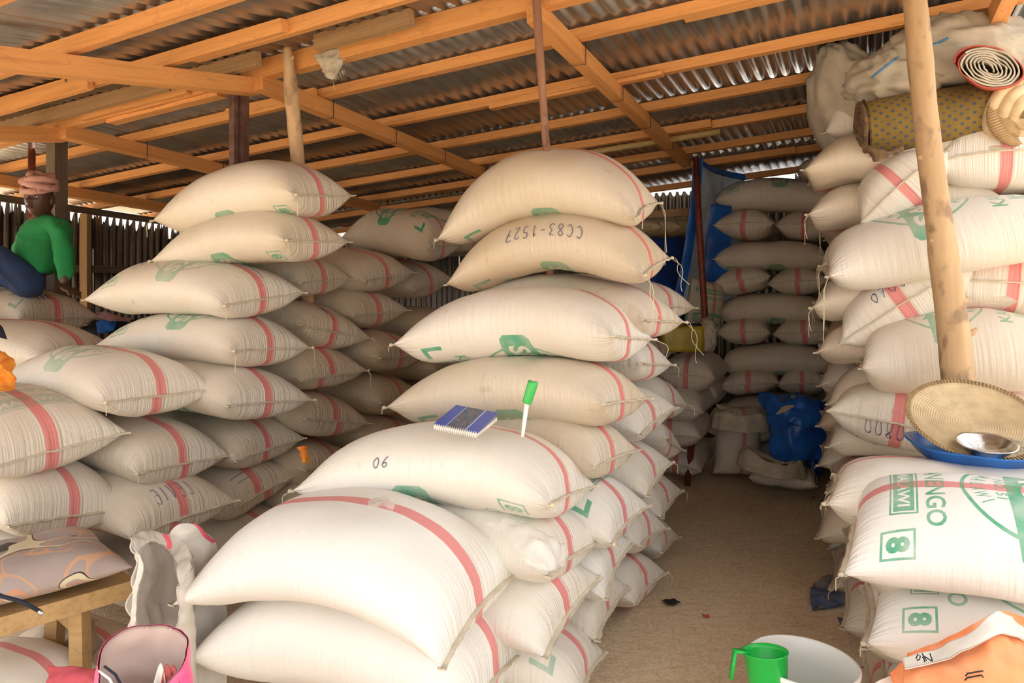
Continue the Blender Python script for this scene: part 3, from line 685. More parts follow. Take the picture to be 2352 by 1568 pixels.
# ------------------------------------------------------------------ LEFT STACK
g = 'front column of the left stack'
sackR((676, 432), 3.32, (348, 494), (813, 437), Ln=.97, Wd=.58, T=.30, bend=.08, lab='topmost sack of the left front stack, boxed 8 printed near its band', group=g, dirt=.3, green=.9, face='bottom', tails=((-1, -.98, .08, -.03), (1, -.98, .1, .01)), dz=-.03)
sackR((655, 552), 3.30, (344, 600), (805, 556), Ln=.95, Wd=.56, T=.27, bend=.07, lab='second sack from the top of the left front stack, gathered folds at its end', group=g, dirt=.38, green=.9, face='bottom', tails=((1, -.98, .07, .01), (-1, -.98, .01)))
sackR((512, 702), 3.35, (188, 690), (703, 672), Ln=.98, T=.28, bend=.06, lab='third sack from the top of the left front stack, pen line across its band', group=g, dirt=.25, green=.55, face='top', flip=True, tails=((1, -.98, .07, .01),),
      wr=(('-', lambda x, y: (.55+x*3.2, .1+y*2, 1), .05, .16, M['pencil'], .002),))
sackR((533, 806), 3.38, (206, 800), (717, 798), Ln=.98, T=.27, bend=.06, lab='fourth sack from the top of the left front stack, faint pencil lines at its end', group=g, dirt=.27, green=.8, face='top', flip=True, tails=((1, -.98, .1, .01), (1, .98, .1, .0)))
sackR((238, 925), 2.96, (-70, 915), (503, 893), Ln=1.0, T=.29, bend=.08, lab='sack with a faded round green print left of the four highest, fifth down', group=g, dirt=.22, green=.55, face='top', flip=True, tails=((1, -.98, .05, .0),), off=.03)
sackR((520, 932), 3.33, None, (722, 918), T=.27, bend=.06, lab='sack with a dark boxed 8 on its lower side, fifth layer of the left stack', group=g, dirt=.32, green=1, face='bottom', flip=True, tails=((1, .98, .02),))
sackR((-70, 1090), 2.62, None, (297, 992), T=.30, Wd=.66, bend=.09, lab='leftmost sack cut by the frame, faded green lettering beside its broad band', group=g, dirt=.33, green=.55, face='top', flip=False)
sackR((310, 1088), 3.10, None, (532, 1045), T=.28, bend=.07, lab='sack with a puckered knotted near corner, sixth layer of the left stack', group=g, dirt=.33, tails=((1, -.98, .04),), off=-.03)
sackR((15, 1208), 2.70, None, (317, 1166), T=.29, Wd=.62, bend=.08, lab='full sack with a straight seam above the patterned cushion', group=g, dirt=.28)
sackR((300, 1235), 3.0, None, (548, 1148), T=.27, Wd=.62, bend=.06, lab='sack with upside-down handwriting beside its band, above the empty standing sack', group=g, dirt=.35, off=.07,
      wr=(('LEVIE', topf(.93, .25, -.0, -1.1, -2.2, 0), .13, .05, M['pencil'], .0016),))
sackR((25, 1370), 2.72, None, (318, 1325), T=.27, Wd=.62, bend=.05, lab='low sack behind the patterned cushion, only its top showing', group=g, dirt=.25)
sackR((330, 1400), 3.15, None, (540, 1310), T=.27, bend=.05, lab='sack at floor height behind the empty standing sack', group=g, dirt=.4)
g = 'second column of the left stack'
sackR((690, 650), 3.98, None, (810, 640), T=.27, bend=.06, lab='sack tucked right behind the third of the left front stack', group=g, dirt=.42)
sackR((693, 748), 4.0, None, (855, 778), T=.27, bend=.06, lab='sack with two pen ticks by its band, second layer in the dim left stack', group=g, dirt=.5, off=.02, tails=((1, .97, .02),),
      wr=(('V', topf(.9, -.16, -.0, -1.2, 2, 0), .12, .05, M['pencil'], .0016),))
sackR((692, 875), 3.95, None, (846, 850), T=.27, bend=.06, lab='sack with band broken at the seam, third layer of the dim left stack', group=g, dirt=.52, off=.14, tails=((1, .97, .12, .0),))
sackR((700, 962), 3.95, None, (853, 972), T=.27, bend=.05, lab='sack with offset band in the fourth layer of the dim left stack', group=g, dirt=.55, off=-.05)
sackR((540, 1060), 3.62, None, (702, 1005), T=.27, Wd=.56, bend=.05, lab='sack with a tied-up torn corner and orange rag poking out', group=g, dirt=.45, off=.02)
sackR((505, 1190), 3.62, None, (690, 1085), T=.27, Wd=.6, bend=.04, lab='sack crossed by long pencil lines under the torn-cornered one', group=g, dirt=.48, off=-.09,
      wr=(('-', topf(.80, -.5, 0, 1, 2.0, 0), .05, .3, M['pencil'], .002), ('-', topf(.88, -.4, 0, 1, 2.0, 0), .05, .26, M['pencil'], .002)))
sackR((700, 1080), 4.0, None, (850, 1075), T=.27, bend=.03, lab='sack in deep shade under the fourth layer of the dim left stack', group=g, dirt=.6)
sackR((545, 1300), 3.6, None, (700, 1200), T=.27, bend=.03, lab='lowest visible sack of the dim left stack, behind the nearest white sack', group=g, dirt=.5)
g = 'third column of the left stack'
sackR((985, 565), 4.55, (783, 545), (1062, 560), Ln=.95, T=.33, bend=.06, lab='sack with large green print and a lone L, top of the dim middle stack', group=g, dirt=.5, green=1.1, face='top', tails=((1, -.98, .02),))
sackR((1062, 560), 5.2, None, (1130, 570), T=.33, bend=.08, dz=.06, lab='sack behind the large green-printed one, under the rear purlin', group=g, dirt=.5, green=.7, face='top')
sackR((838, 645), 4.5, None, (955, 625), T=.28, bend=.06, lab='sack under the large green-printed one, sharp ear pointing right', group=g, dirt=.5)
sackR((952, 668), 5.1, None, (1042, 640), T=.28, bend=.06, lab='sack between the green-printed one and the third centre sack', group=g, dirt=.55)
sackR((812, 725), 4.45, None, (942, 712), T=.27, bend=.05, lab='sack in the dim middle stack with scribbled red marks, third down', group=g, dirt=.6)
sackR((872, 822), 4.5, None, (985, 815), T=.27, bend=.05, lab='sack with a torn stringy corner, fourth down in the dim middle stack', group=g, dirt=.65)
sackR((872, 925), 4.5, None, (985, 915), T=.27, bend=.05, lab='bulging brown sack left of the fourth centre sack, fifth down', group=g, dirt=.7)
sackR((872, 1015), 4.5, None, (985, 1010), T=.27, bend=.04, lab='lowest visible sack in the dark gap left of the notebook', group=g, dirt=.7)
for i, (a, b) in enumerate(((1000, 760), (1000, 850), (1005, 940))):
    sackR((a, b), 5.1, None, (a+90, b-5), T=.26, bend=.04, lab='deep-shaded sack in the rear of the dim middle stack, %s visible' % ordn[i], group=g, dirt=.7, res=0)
# hidden carriers that keep these columns standing
def fill(c, n, T_=.26, z0=.13, lab='', g='', **k):
    for i in range(n):
        make_sack(V((c.x+random.uniform(-.02, .02), c.y, z0+i*T_*.95)), EB, EA, .98, .58, T_, .02, lab=lab % ordn[i], group=g, dirt=.5, res=0, hem='R', **k)
fill(px(700, 660, 4.0)-EB*.45+EA*.3, 2, lab='shaded sack low behind the left stack, %s from the floor', g='hidden lower sacks of the left stack')
fill(px(872, 660, 4.5)-EB*.45+EA*.3, 2, lab='shaded sack low in the dim middle stack, %s from the floor', g='hidden lower sacks of the middle stack')

# left rear pile where the man sits
g = 'pile the man sits on'
sackR((46, 735), 4.32, None, (232, 728), T=.29, Wd=.66, bend=.05, lab='sack the man sits on, circled number by its band', group=g, dirt=.38, green=.8, face='top', flip=False, k_end=.1,
      wr=(('2v8'.replace('v', 'V'), topf(.86, -.42, 0, -1.3, 2.0, 0), .1, .05, M['ink'], .002),))
make_sack(px(60, 815, 4.05)+V((-.15, .0, 0)), V((1, -.12, .0)), V((.12, 1, 0)), 1.05, .62, .27, .06, lab='pale plain sack lying under the one the man sits on', group=g, dirt=.3)
fill(px(60, 660, 4.35)-EB*.3, 4, .27, lab='sack carrying the man\'s seat, %s from the floor', g=g)
make_sack(px(-160, 745, 4.6), EB, EA, 1.0, .6, .29, .05, lab='sack left of the man\'s seat, under his legs', group=g, dirt=.4)

# ------------------------------------------------------------------ BACK STACK (faces the aisle)
g = 'back stack at the end of the aisle'  # sack tone kept paler, brightening the dim rear through the colour
rowsB = [('l', 448, 1632, 1908, .30), ('p', 512, 0, 0, .26), ('l', 583, 1630, 1900, .27), ('p', 643, 0, 0, .24), ('l', 707, 1640, 1898, .27), ('p', 766, 0, 0, .25), ('l', 828, 1647, 1908, .28), ('p', 887, 0, 0, .24), ('l', 942, 1650, 1905, .24), ('p', 1000, 0, 0, .24), ('l', 1052, 1650, 1905, .22)]
ends = {512: ((1635, 516, 1779, 512), (1778, 515, 1912, 522)), 643: ((1626, 660, 1771, 634), (1760, 652, 1905, 644)), 766: ((1640, 765, 1770, 764), (1773, 768, 1918, 764)), 887: ((1647, 892, 1792, 878), (1782, 886, 1905, 882)), 1000: ((1650, 1000, 1780, 1000), (1780, 1000, 1905, 1000))}
lay = 0
for kind, y, a, b, T_ in rowsB:
    lay += 1
    if kind == 'l':
        A = px(a, y+12, 6.45); B = px(b, y+10, 6.15); d = B-A; c = (A+B)/2+EA*.28
        make_sack(c, d, EA, d.length, .56, T_, .03 if y > 500 else .07, lab='long sack lying sideways, layer %s from the top of the back stack' % ordn[lay-1], group=g, dirt=.36, green=.8, face='bottom' if y > 500 else 'top', flip=True, tails=())
        if y < 500: pass
    else:
        for j, (x0, y0, x1, y1) in enumerate(ends[y]):
            sackE((x0, y0), (x1, y1), 6.3-.1*j, T_, .95, bend=.0, wbend=.015, lab='end-on sack with vertical band, %s of its pair, %s layer of the back stack' % (('left', 'right')[j], ordn[lay-1]), group=g, dirt=.32, off=random.uniform(-.04, .04), dD=.14)
for i in range(8):
    make_sack(st(4.45, 1.28, .13+.24*i), EB, EA, 1.0, .5, .25, .02, lab='sack behind the back stack, %s from the floor' % ordn[i], group=g, dirt=.5, res=0, hem='R')
g = 'end-on sacks left of the back stack'
for i, (x0, y0, x1, y1, T_, D) in enumerate(((1503, 858, 1644, 868, .30, 5.65), (1528, 925, 1618, 945, .27, 5.6), (1590, 905, 1648, 912, .24, 6.1), (1534, 1000, 1612, 1002, .27, 5.65), (1545, 1058, 1614, 1080, .25, 6.0))):
    pl = ('topmost', 'second', 'small rear', 'fourth', 'lowest')[i]
    if i in (1, 3): x0 -= 75
    if i == 4: x0 -= 60
    sackE((x0, y0), (x1, y1), D, T_, .8, bend=0, wbend=.01, lab='%s of the dusty end-on sacks at the far left end of the aisle' % pl, group=g, dirt=.32, dD=.1)
for i, (x, y) in enumerate(((1640, 985), (1640, 1050))):
    sackE((x-25, y), (x+55, y+2), 6.5, .24, .7, lab='sack in the shadow behind the rolled-top sack, %s one' % ('upper', 'lower')[i], group=g, dirt=.6, res=0)
# upright sack by the pole
make_sack(px(1612, 722, 6.42), V((.15, 0, 1)), V((-.9, -.4, .1)), .62, .36, .26, .02, lab='sack standing on its end beside the rust-red pole, band across it', group='sacks near the blue tarpaulin', dirt=.45, green=.9, face='both', hem='none')

# ------------------------------------------------------------------ RIGHT PILE
g = 'right-hand front stack'
sackE((1978, 512), (2178, 345), 3.5, .30, .62, dD=.12, bend=0, wbend=.03, lab='tilted sack end with a slanting band beneath the yellow roll', group=g, dirt=.12, hem='R', tails=((1, .97, .04),))
sackE((2184, 358), (2440, 372), 3.42, .36, .62, dD=-.12, bend=0, wbend=.06, lab='top sack at the right edge, seam along its upper third', group=g, dirt=.15, hem='R', tails=((1, -.97, .38, .0),))
sackL((1902, 636), 3.45, None, (1882, 618), Ln=1.0, T=.34, bend=.03, wbend=.03, dl=.19, lab='long white sack sloping down to a knotted ear with hanging strings', group=g, dirt=.14, green=.8, face='top', flip=False, hem='L', tails=((-1, -.98, .30, -.01), (-1, .98, .05)))
sackE((1945, 785), (2208, 622), 3.52, .33, .62, dD=-.1, bend=0, wbend=.02, lab='sack end numbered in blue, wide seam crossing a red band, behind the log post', group=g, dirt=.2, hem='R', tails=(),
      wr=(('0700', topf(.975, -.30, 0, -.8, 2.2, 0), .10, .045, M['ink'], .003),))
sackE((2206, 648), (2450, 668), 3.4, .34, .62, dD=-.12, bend=0, wbend=.03, lab='sack end right of the log post with a red band at the frame edge', group=g, dirt=.22, hem='R', tails=((1, -.97, .03),))
sackL((1978, 848), 3.42, None, (1972, 835), Ln=.82, T=.38, bend=.03, wbend=.03, dl=.07, lab='smooth sack with a round green print top, above the straw tray', group=g, dirt=.3, green=.75, face='top', flip=False, hem='L')
sackE((1926, 962), (2195, 985), 3.45, .31, .62, dD=-.12, bend=0, wbend=.0, lab='sack end with blue handwritten number left of the straw tray', group=g, dirt=.3, green=.8, face='bottom', hem='R',
      wr=(('0800', (lambda x, y: (.95+y*1.0, .10-x*2.4, -1)), .06, .045, M['ink'], .003),))
sackE((2200, 965), (2430, 985), 3.35, .29, .62, dD=-.12, bend=0, lab='sack end mostly hidden behind the straw tray', group=g, dirt=.3, hem='R')
R7 = sackL((1897, 1152), 2.62, None, (1918, 1085), Ln=.98, Wd=.62, T=.29, bend=.0, wbend=.0, dl=.0, dz=-.01, lab='sack under the blue basin with blue pen marks at its sewn end', group='right-hand nearest sacks', dirt=.16, tails=((-1, -.98, .02), (-1, .98, .02)))
R8 = sackL((1936, 1322), 2.32, None, (1955, 1128), Ln=.98, Wd=.60, T=.31, bend=.03, wbend=.03, lab='white sack with a boxed 8 and large green SACKS print', group='right-hand nearest sacks', dirt=.0, green=1, face='top', flip=True, tails=((-1, -.98, .05, -.02),),
      wr=(('S', lambda x, y: (.12+x*1.6, -.93+y*3.5, 1), .055, .09, M['pencil'], .0016),))
sackL((1988, 1480), 2.32, None, (1995, 1340), Ln=.98, Wd=.60, T=.29, bend=.03, wbend=.0, lab='white sack with a boxed 8 just under the printed one', group='right-hand nearest sacks', dirt=.02, green=.9, face='top', flip=True, tails=((-1, -.98, .04),))
sackL((2010, 1640), 2.32, None, (2020, 1490), Ln=.98, Wd=.60, T=.27, bend=.0, lab='lowest white sack behind the orange bag', group='right-hand nearest sacks', dirt=.04, green=.8, face='top', flip=True)
for i, (z, ds) in enumerate(((.13, .0), (.38, .02), (.62, -.01))):
    make_sack(st(.02+ds, 1.72, z)+EB*.08, EB, EA, .86, .58, .26, .0, lab='dusty sack under the one with the blue basin, %s from the floor' % ordn[i], group='right-hand aisle pile', dirt=.45, hem='L')
    make_sack(st(.72+ds, 1.72, z+.02), EB, EA, .84, .6, .26, .0, lab='dusty sack below the numbered sack ends of the right stack, %s from the floor' % ordn[i], group='right-hand aisle pile', dirt=.45, hem='L')
for r in range(4):
    s0 = 1.36+r*.6
    for i in range(11):
        z = .13+.235*i
        if z > (2.45, 2.3, 2.1, 2.0)[r]: continue
        make_sack(st(s0+random.uniform(-.03, .03), 1.66+random.uniform(-.05, .03)-.02*i/3, z), EB+V((0, 0, random.uniform(-.05, .05))), EA, .88, .6, .255, .02+.02*random.random(),
                  lab='right-hand pile sack ending at the aisle, %s row inward, %s layer from the floor' % (ordn[r], ordn[i]), group='right-hand aisle pile', dirt=.35+.25*random.random(),
                  tails=((-1, -.97, random.uniform(.02, .25), .01),) if random.random() < .6 else (), res=1 if r < 2 else 0, lump=.03, hem='L', sag=(-.05, 0))
sackL((1893, 305), 4.0, None, (1935, 285), Ln=.8, T=.30, bend=.02, wbend=.03, dl=.1, lab='white sack with a red band lying above the left end of the yellow roll', group='goods on top of the right-hand pile', dirt=.2, hem='L')
sackE((2140, 235), (2310, 225), 3.75, .2, .4, bend=0, lab='sack end with a red band peeping out under the bundles behind the log post', group='goods on top of the right-hand pile', dirt=.3, hem='R')

# ------------------------------------------------------------------ GOODS ON TOP OF THE RIGHT PILE
def uvmesh(name, verts, faces, uvs, mat, parent):
    o = mk(name, verts, faces, mat, parent); l = o.data.uv_layers.new(name='uv')
    l.data.foreach_set('uv', [c for f in o.data.polygons for k in f.loop_indices for c in uvs[o.data.loops[k].vertex_index]]); return o
def dotmat():
    m, nt, b = newmat('mustard printed cloth'); uv = N(nt, 'ShaderNodeUVMap', uv_map='uv').outputs[0]
    mp = nt.nodes.new('ShaderNodeMapping'); mp.inputs['Rotation'].default_value = (0, 0, .785); L(nt, uv, mp.inputs[0])
    vo = nt.nodes.new('ShaderNodeTexVoronoi'); vo.inputs['Scale'].default_value = 27; vo.inputs['Randomness'].default_value = .12; L(nt, mp.outputs[0], vo.inputs['Vector'])
    d = ramp(nt, vo.outputs['Distance'], [(.20, (1, 1, 1)), (.27, (0, 0, 0))]); f = noi(nt, coordmap(nt), 5, 4)
    col = rgbmix(nt, d, ramp(nt, f, [(.3, (.27, .175, .03)), (.7, (.17, .11, .025))]), (.07, .075, .12)); L(nt, col, b.inputs['Base Color'])
    b.inputs['Roughness'].default_value = .85; bump(nt, b, noi(nt, coordmap(nt), 30, 3), .3, .005); return m
M['mustard'] = dotmat()
def roll(name, A, B, r, mat, label, cat, endmat):
    A, B = V(A), V(B); d = (B-A).normalized(); u = V((0, 0, 1)); u = (u-d*u.dot(d)).normalized(); w = d.cross(u)
    c = A.copy(); c.z -= r; t = empty(name, c, label, cat, 'goods on top of the right-hand pile')
    vs = []; uv = []; n = 40; m = 30
    for i in range(m+1):
        f = i/m; rr = r*(1-.10*abs(2*f-1)**6+.04*noise.noise(V((f*4, 0, 1))))
        for k in range(n+1):
            a = 2*math.pi*k/n; q = rr*(1+.05*noise.noise(V((math.cos(a)*2, math.sin(a)*2, f*3))))
            vs.append(A.lerp(B, f)+(u*math.sin(a)*.92+w*math.cos(a))*q); uv.append((f*(B-A).length, a*r))
    fs = [(i*(n+1)+k, i*(n+1)+k+1, (i+1)*(n+1)+k+1, (i+1)*(n+1)+k) for i in range(m) for k in range(n)]
    uvmesh('rolled_body', vs, fs, uv, mat, t)
    for P, sg in ((A, -1), (B, 1)):
        mb = MB(); pts = []; N_ = 110
        for i in range(N_):
            a = i/N_*2*math.pi*4.5; q = .02+(r*.93-.02)*i/N_
            pts.append(P+d*sg*(.012+.012*noise.noise(V((a, 0, 0))))+(u*math.sin(a)*.92+w*math.cos(a))*q)
        mb.tube(pts, .014, 6); mb.lathe(P-d*sg*.005, [(0.001, 0), (r*.95, 0)], 30, d); mb.out('rolled_end', endmat, t)
    return t
ye = plain('mustard fringe', (.24, .15, .05), .9, 0, .4, 30, c2=(.10, .06, .07), bmp=.6, bscale=60)
Y = roll('cloth_roll', px(1985, 300, 3.75), px(2290, 258, 3.58), .165, M['mustard'], 'rolled mustard-yellow cloth with small blue dots behind the log post', 'roll', ye)
cloth('loose_corner', [[px(1955, 300, 3.68), px(1990, 330, 3.55), px(2040, 345, 3.5), px(2075, 335, 3.5)], [px(1975, 335, 3.6), px(2005, 350, 3.5), px(2045, 352, 3.48), px(2075, 345, 3.5)], [px(2000, 350, 3.6), px(2008, 370, 3.52), px(2040, 362, 3.5), px(2072, 350, 3.52)]], ye, Y, 16, 10, .012, 20)
# woven straw coil at the far right
c0 = px(2345, 262, 3.45); t = empty('straw_mat_roll', c0-V((0, 0, .17)), 'coiled thick braided straw mat at the right edge', 'mat', 'goods on top of the right-hand pile')
mb = MB()
for k, (r, dd) in enumerate(((.145, 0), (.10, -.02), (.055, -.03))):
    pts = [c0+V((math.cos(a)*r, dd+.03*math.sin(a*2), math.sin(a)*r)) for a in [2*math.pi*i/40 for i in range(41)]]; mb.tube(pts, .03, 8)
mb.out('outer_coils', M['straw'], t)
mb = MB()
for i in range(70):
    a = 2*math.pi*i/70
    for r in (.145, .10): q = c0+V((math.cos(a)*r, -.02, math.sin(a)*r)); mb.tube([q+V((-.03, -.005, -.01)), q+V((0, -.012, .0)), q+V((.03, -.005, .012))], .007, 5)
mb.out('braid', M['strawd'], t)
mb = MB(); mb.tube([c0+V((.02, .0, .05)), c0+V((-.02, .3, .03))], .15, 14); mb.out('roll_body', M['strawd'], t)
# rolled tarpaulin: flattened spiral
c0 = px(2272, 155, 3.35); t = empty('rolled_tarpaulin', c0-V((0, 0, .11)), 'flattened roll of pale tarpaulin in an orange-red wrapper, top right', 'tarpaulin', 'goods on top of the right-hand pile')
def spiral(n0, n1, N_, th, a_, b_):
    vs = []; fs = []
    for i in range(N_+1):
        k = n0+(n1-n0)*i/N_; a = 2*math.pi*k; r = .12+.88*k/7
        w_ = 1+.07*noise.noise(V((a*.9, k, 0))); p = c0+V((math.cos(a)*a_*r*w_, 0, math.sin(a)*b_*r*w_-.02*math.cos(a)))
        o_ = (p-c0).normalized()*th; d1 = .012*noise.noise(V((a*2, 5, 0)))
        for q in (p+V((0, d1, 0)), p+o_+V((0, d1, 0)), p+o_+V((.30, .42, .06)), p+V((.30, .42, .06))): vs.append(q)
    for i in range(N_):
        for j in range(4): fs.append((i*4+j, i*4+(j+1) % 4, (i+1)*4+(j+1) % 4, (i+1)*4+j))
    fs += [(0, 1, 2, 3), (N_*4+3, N_*4+2, N_*4+1, N_*4)]
    return vs, fs
v_, f_ = spiral(0, 6.4, 260, .0085, .147, .090); mk('rolled_sheet', v_, f_, M['sackgrey'], t)
v_, f_ = spiral(6.4, 7.5, 60, .007, .147, .090); mk('wrapper', v_, f_, M['orangetarp'], t)
def bundle(name, c, r, mat, label, seed, amp=.18, fr=4, group='goods on top of the right-hand pile', ax=None, cat='bundle', flat=.15):
    v, f = blobmesh(c, r, seed, amp, fr, 56, 34, ax, flat); o = mk(name, v, f, mat); return tag(o, label, cat, group)
b1 = bundle('sack_bundle', px(2200, 130, 3.75), (.36, .28, .20), M['sackgrey'], 'large crumpled bundle of empty sacks right under the roof, beside the wrapper-edged roll', 2, .16, 5)
b2 = bundle('sack_bundle', px(2065, 190, 3.85), (.26, .25, .17), M['sackgrey'], 'crumpled sack bundle crossed by a thin blue stripe, left of the log post', 5, .16, 5)
b3 = bundle('sack_bundle', px(1945, 245, 4.2), (.16, .3, .33), M['sackgrey'], 'tall greyish see-through bundle at the top left corner of the right pile', 8, .14, 4, ax=(V((1, 0, .5)), V((0, 1, 0)), V((-.35, 0, 1))))
blue = plain('blue stripe', (.12, .32, .60), .7)
def surfline(o, pts, D, w, mat, name, up=.012):
    bpy.context.view_layer.update(); inv = o.matrix_world.inverted(); out = []
    for (x, y) in pts:
        org = inv@V((0, 0, EYE)); dr = (inv.to_3x3()@(px(x, y, D)-V((0, 0, EYE)))).normalized()
        hit, loc, nor, _ = o.ray_cast(org, dr)
        if hit: out.append((loc+nor*up*.25, nor))
    if len(out) < 2: return
    vs = []
    for i, (p, n) in enumerate(out):
        d = (out[min(i+1, len(out)-1)][0]-out[max(i-1, 0)][0]); d = d.normalized() if d.length > 1e-6 else V((1, 0, 0)); r = d.cross(n).normalized()*w
        vs += [p-r, p+r, p+r-n*up*.5, p-r-n*up*.5]
    n_ = len(out); fs = [(i*4+a, i*4+(a+1) % 4, (i+1)*4+(a+1) % 4, (i+1)*4+a) for i in range(n_-1) for a in range(4)]
    c = mk(name, vs, fs, mat, None, rel=False); c.parent = o; return c
def line(a, b, n=14): return [(a[0]+(b[0]-a[0])*i/n, a[1]+(b[1]-a[1])*i/n) for i in range(n+1)]
surfline(b2, line((2003, 178), (2050, 140), 12)+line((2054, 138), (2098, 108), 12), 3.8, .006, blue, 'blue_stripe')
surfline(b1, line((2142, 103), (2178, 88), 12), 3.7, .006, blue, 'blue_stripe')
# clay pot end
c0 = px(1872, 386, 5.75); t = empty('clay_pot', c0-V((0, 0, .08)), 'round-mouthed hollow clay pot lying on the back stack top', 'pot')
mb = MB(); mb.lathe(c0, [(.048, .02), (.05, 0), (.062, -.008), (.072, .0), (.075, .03), (.082, .12), (.06, .24), (.001, .27)], 24, V((.05, 1, .05))); mb.out('pot_body', M['sackgrey'], t)
mb = MB(); mb.lathe(c0, [(.048, .02), (.05, .1), (.001, .12)], 20, V((.05, 1, .05))); mb.out('pot_inside', M['black'], t)  # black lining paints the dark of the hollow mouth

# ------------------------------------------------------------------ BLUE TARPAULINS, POLE END OF THE AISLE
t = empty('tarpaulin_curtain', px(1600, 700, 6.5), 'blue-edged pale tarpaulin hung from the rust-red pole beside the back stack', 'tarpaulin')
cloth('curtain', [[px(1598, 360, 6.12), px(1632, 384, 6.3), px(1668, 396, 6.5), px(1712, 404, 6.6)],
                  [px(1594, 440, 6.2), px(1628, 450, 6.35), px(1665, 455, 6.6), px(1710, 470, 6.7)],
                  [px(1586, 520, 6.25), px(1622, 540, 6.45), px(1668, 560, 6.65), px(1700, 570, 6.7)],
                  [px(1572, 610, 6.3), px(1606, 620, 6.45), px(1650, 640, 6.65), px(1690, 660, 6.7)],
                  [px(1553, 700, 6.35), px(1584, 702, 6.45), px(1622, 690, 6.6), px(1670, 720, 6.7)]], M['tarpin'], t, 36, 48, .015, 5)
for nm, pts in (('blue_edge', [(1598, 356, 6.08), (1632, 380, 6.26), (1668, 392, 6.46), (1712, 400, 6.56)]),):
    cloth(nm, [[px(*p) for p in pts], [px(p[0]+3, p[1]+14, p[2]) for p in pts]], M['tarp'], t, 24, 4, .004, 9)
E_ = [(1592, 362, 6.1), (1588, 440, 6.16), (1578, 520, 6.2), (1564, 610, 6.24), (1543, 700, 6.3)]
cloth('blue_edge', [[px(*p), px(p[0]+9, p[1], p[2]), px(p[0]+22, p[1]+3, p[2]+.02)] for p in E_], M['tarp'], t, 8, 30, .006, 9)
E2 = [(1640, 470, 6.45), (1640, 540, 6.5), (1636, 600, 6.55), (1618, 670, 6.55)]
cloth('blue_panel', [[px(p[0]-18, p[1], p[2]-.05), px(p[0]+5, p[1], p[2]-.05), px(p[0]+42, p[1]+3, p[2]-.0)] for p in E2], M['tarp'], t, 12, 20, .012, 7)
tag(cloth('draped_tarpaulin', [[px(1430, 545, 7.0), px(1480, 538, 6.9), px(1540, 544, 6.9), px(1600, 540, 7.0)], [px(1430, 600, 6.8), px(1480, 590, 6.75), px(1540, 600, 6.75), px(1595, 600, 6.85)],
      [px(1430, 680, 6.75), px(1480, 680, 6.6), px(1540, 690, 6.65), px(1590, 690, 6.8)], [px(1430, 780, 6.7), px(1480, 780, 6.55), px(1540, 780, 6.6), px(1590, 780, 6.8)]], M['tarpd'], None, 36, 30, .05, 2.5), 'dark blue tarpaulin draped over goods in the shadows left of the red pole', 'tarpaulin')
for i, x in enumerate((1478, 1522, 1570)):
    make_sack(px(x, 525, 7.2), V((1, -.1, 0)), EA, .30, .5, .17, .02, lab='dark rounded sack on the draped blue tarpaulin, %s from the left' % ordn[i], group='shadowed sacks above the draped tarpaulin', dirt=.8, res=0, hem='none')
o = beam('store_rail', px(1440, 496, 7.0), px(1600, 486, 6.9), .05, .07, M['pineshade'], None); tag(o, 'horizontal timber rail in the dark left of the red pole', 'beam')
# jerrycan
c0 = px(1561, 776, 5.55); t = empty('jerrycan', c0-V((0, 0, .1)), 'yellow plastic jerrycan lying on its side on the dusty sacks', 'jerrycan')
bm = bmesh.new(); bmesh.ops.create_cube(bm, size=1); bmesh.ops.scale(bm, vec=(.31, .26, .19), verts=bm.verts); bmesh.ops.bevel(bm, geom=bm.edges[:]+bm.verts[:], offset=.03, segments=4, profile=.6, affect='EDGES')
mk('can_body', [v.co+c0 for v in bm.verts], [[v.index for v in f.verts] for f in bm.faces], M['yellow'], t); bm.free()
mb = MB(); mb.lathe(c0+V((.09, -.05, .09)), [(.001, .022), (.055, .022), (.06, .012), (.06, 0)], 18); mb.out('dark_opening', M['black'], t)  # black disc paints the dark inside the can's opening
mb = MB(); mb.tube([c0+V((-.13, -.02, .09)), c0+V((-.10, -.02, .125)), c0+V((-.02, -.02, .125)), c0+V((.02, -.02, .09))], .014, 8); mb.out('handle', M['yellow'], t)
bundle('rag_bundle', px(1622, 772, 5.7), (.075, .10, .135), M['rag'], 'crumpled grey rag bundle right of the yellow jerrycan', 11, .25, 6, None, None, 'rag')
# tarp heap and opened sacks at the end of the aisle
t = empty('tarpaulin_heap', px(1830, 1085, 5.85), 'heap of folded bright blue tarpaulin against the back stack', 'tarpaulin')
cloth('folded_sheet', [[px(1744, 902, 5.95), px(1790, 900, 5.9), px(1835, 903, 5.9), px(1880, 912, 5.95)], [px(1757, 935, 5.85), px(1800, 938, 5.7), px(1850, 930, 5.7), px(1900, 945, 5.85)],
      [px(1768, 985, 5.8), px(1810, 985, 5.62), px(1865, 985, 5.6), px(1912, 985, 5.8)], [px(1766, 1030, 5.75), px(1810, 1035, 5.6), px(1860, 1035, 5.6), px(1902, 1035, 5.75)], [px(1790, 1062, 5.75), px(1820, 1060, 5.62), px(1860, 1056, 5.6), px(1892, 1056, 5.75)]], M['tarp'], t, 44, 44, .035, 5, .006, 3)
cloth('top_flap', [[px(1740, 900, 5.8), px(1775, 905, 5.65), px(1800, 925, 5.58), px(1850, 910, 5.58), px(1890, 922, 5.7)], [px(1748, 930, 5.72), px(1778, 938, 5.6), px(1825, 945, 5.52), px(1880, 955, 5.52), px(1922, 962, 5.7)],
      [px(1752, 942, 5.7), px(1785, 955, 5.58), px(1830, 975, 5.5), px(1870, 985, 5.5), px(1905, 992, 5.68)]], M['tarp'], t, 40, 22, .03, 7, .006, 6)
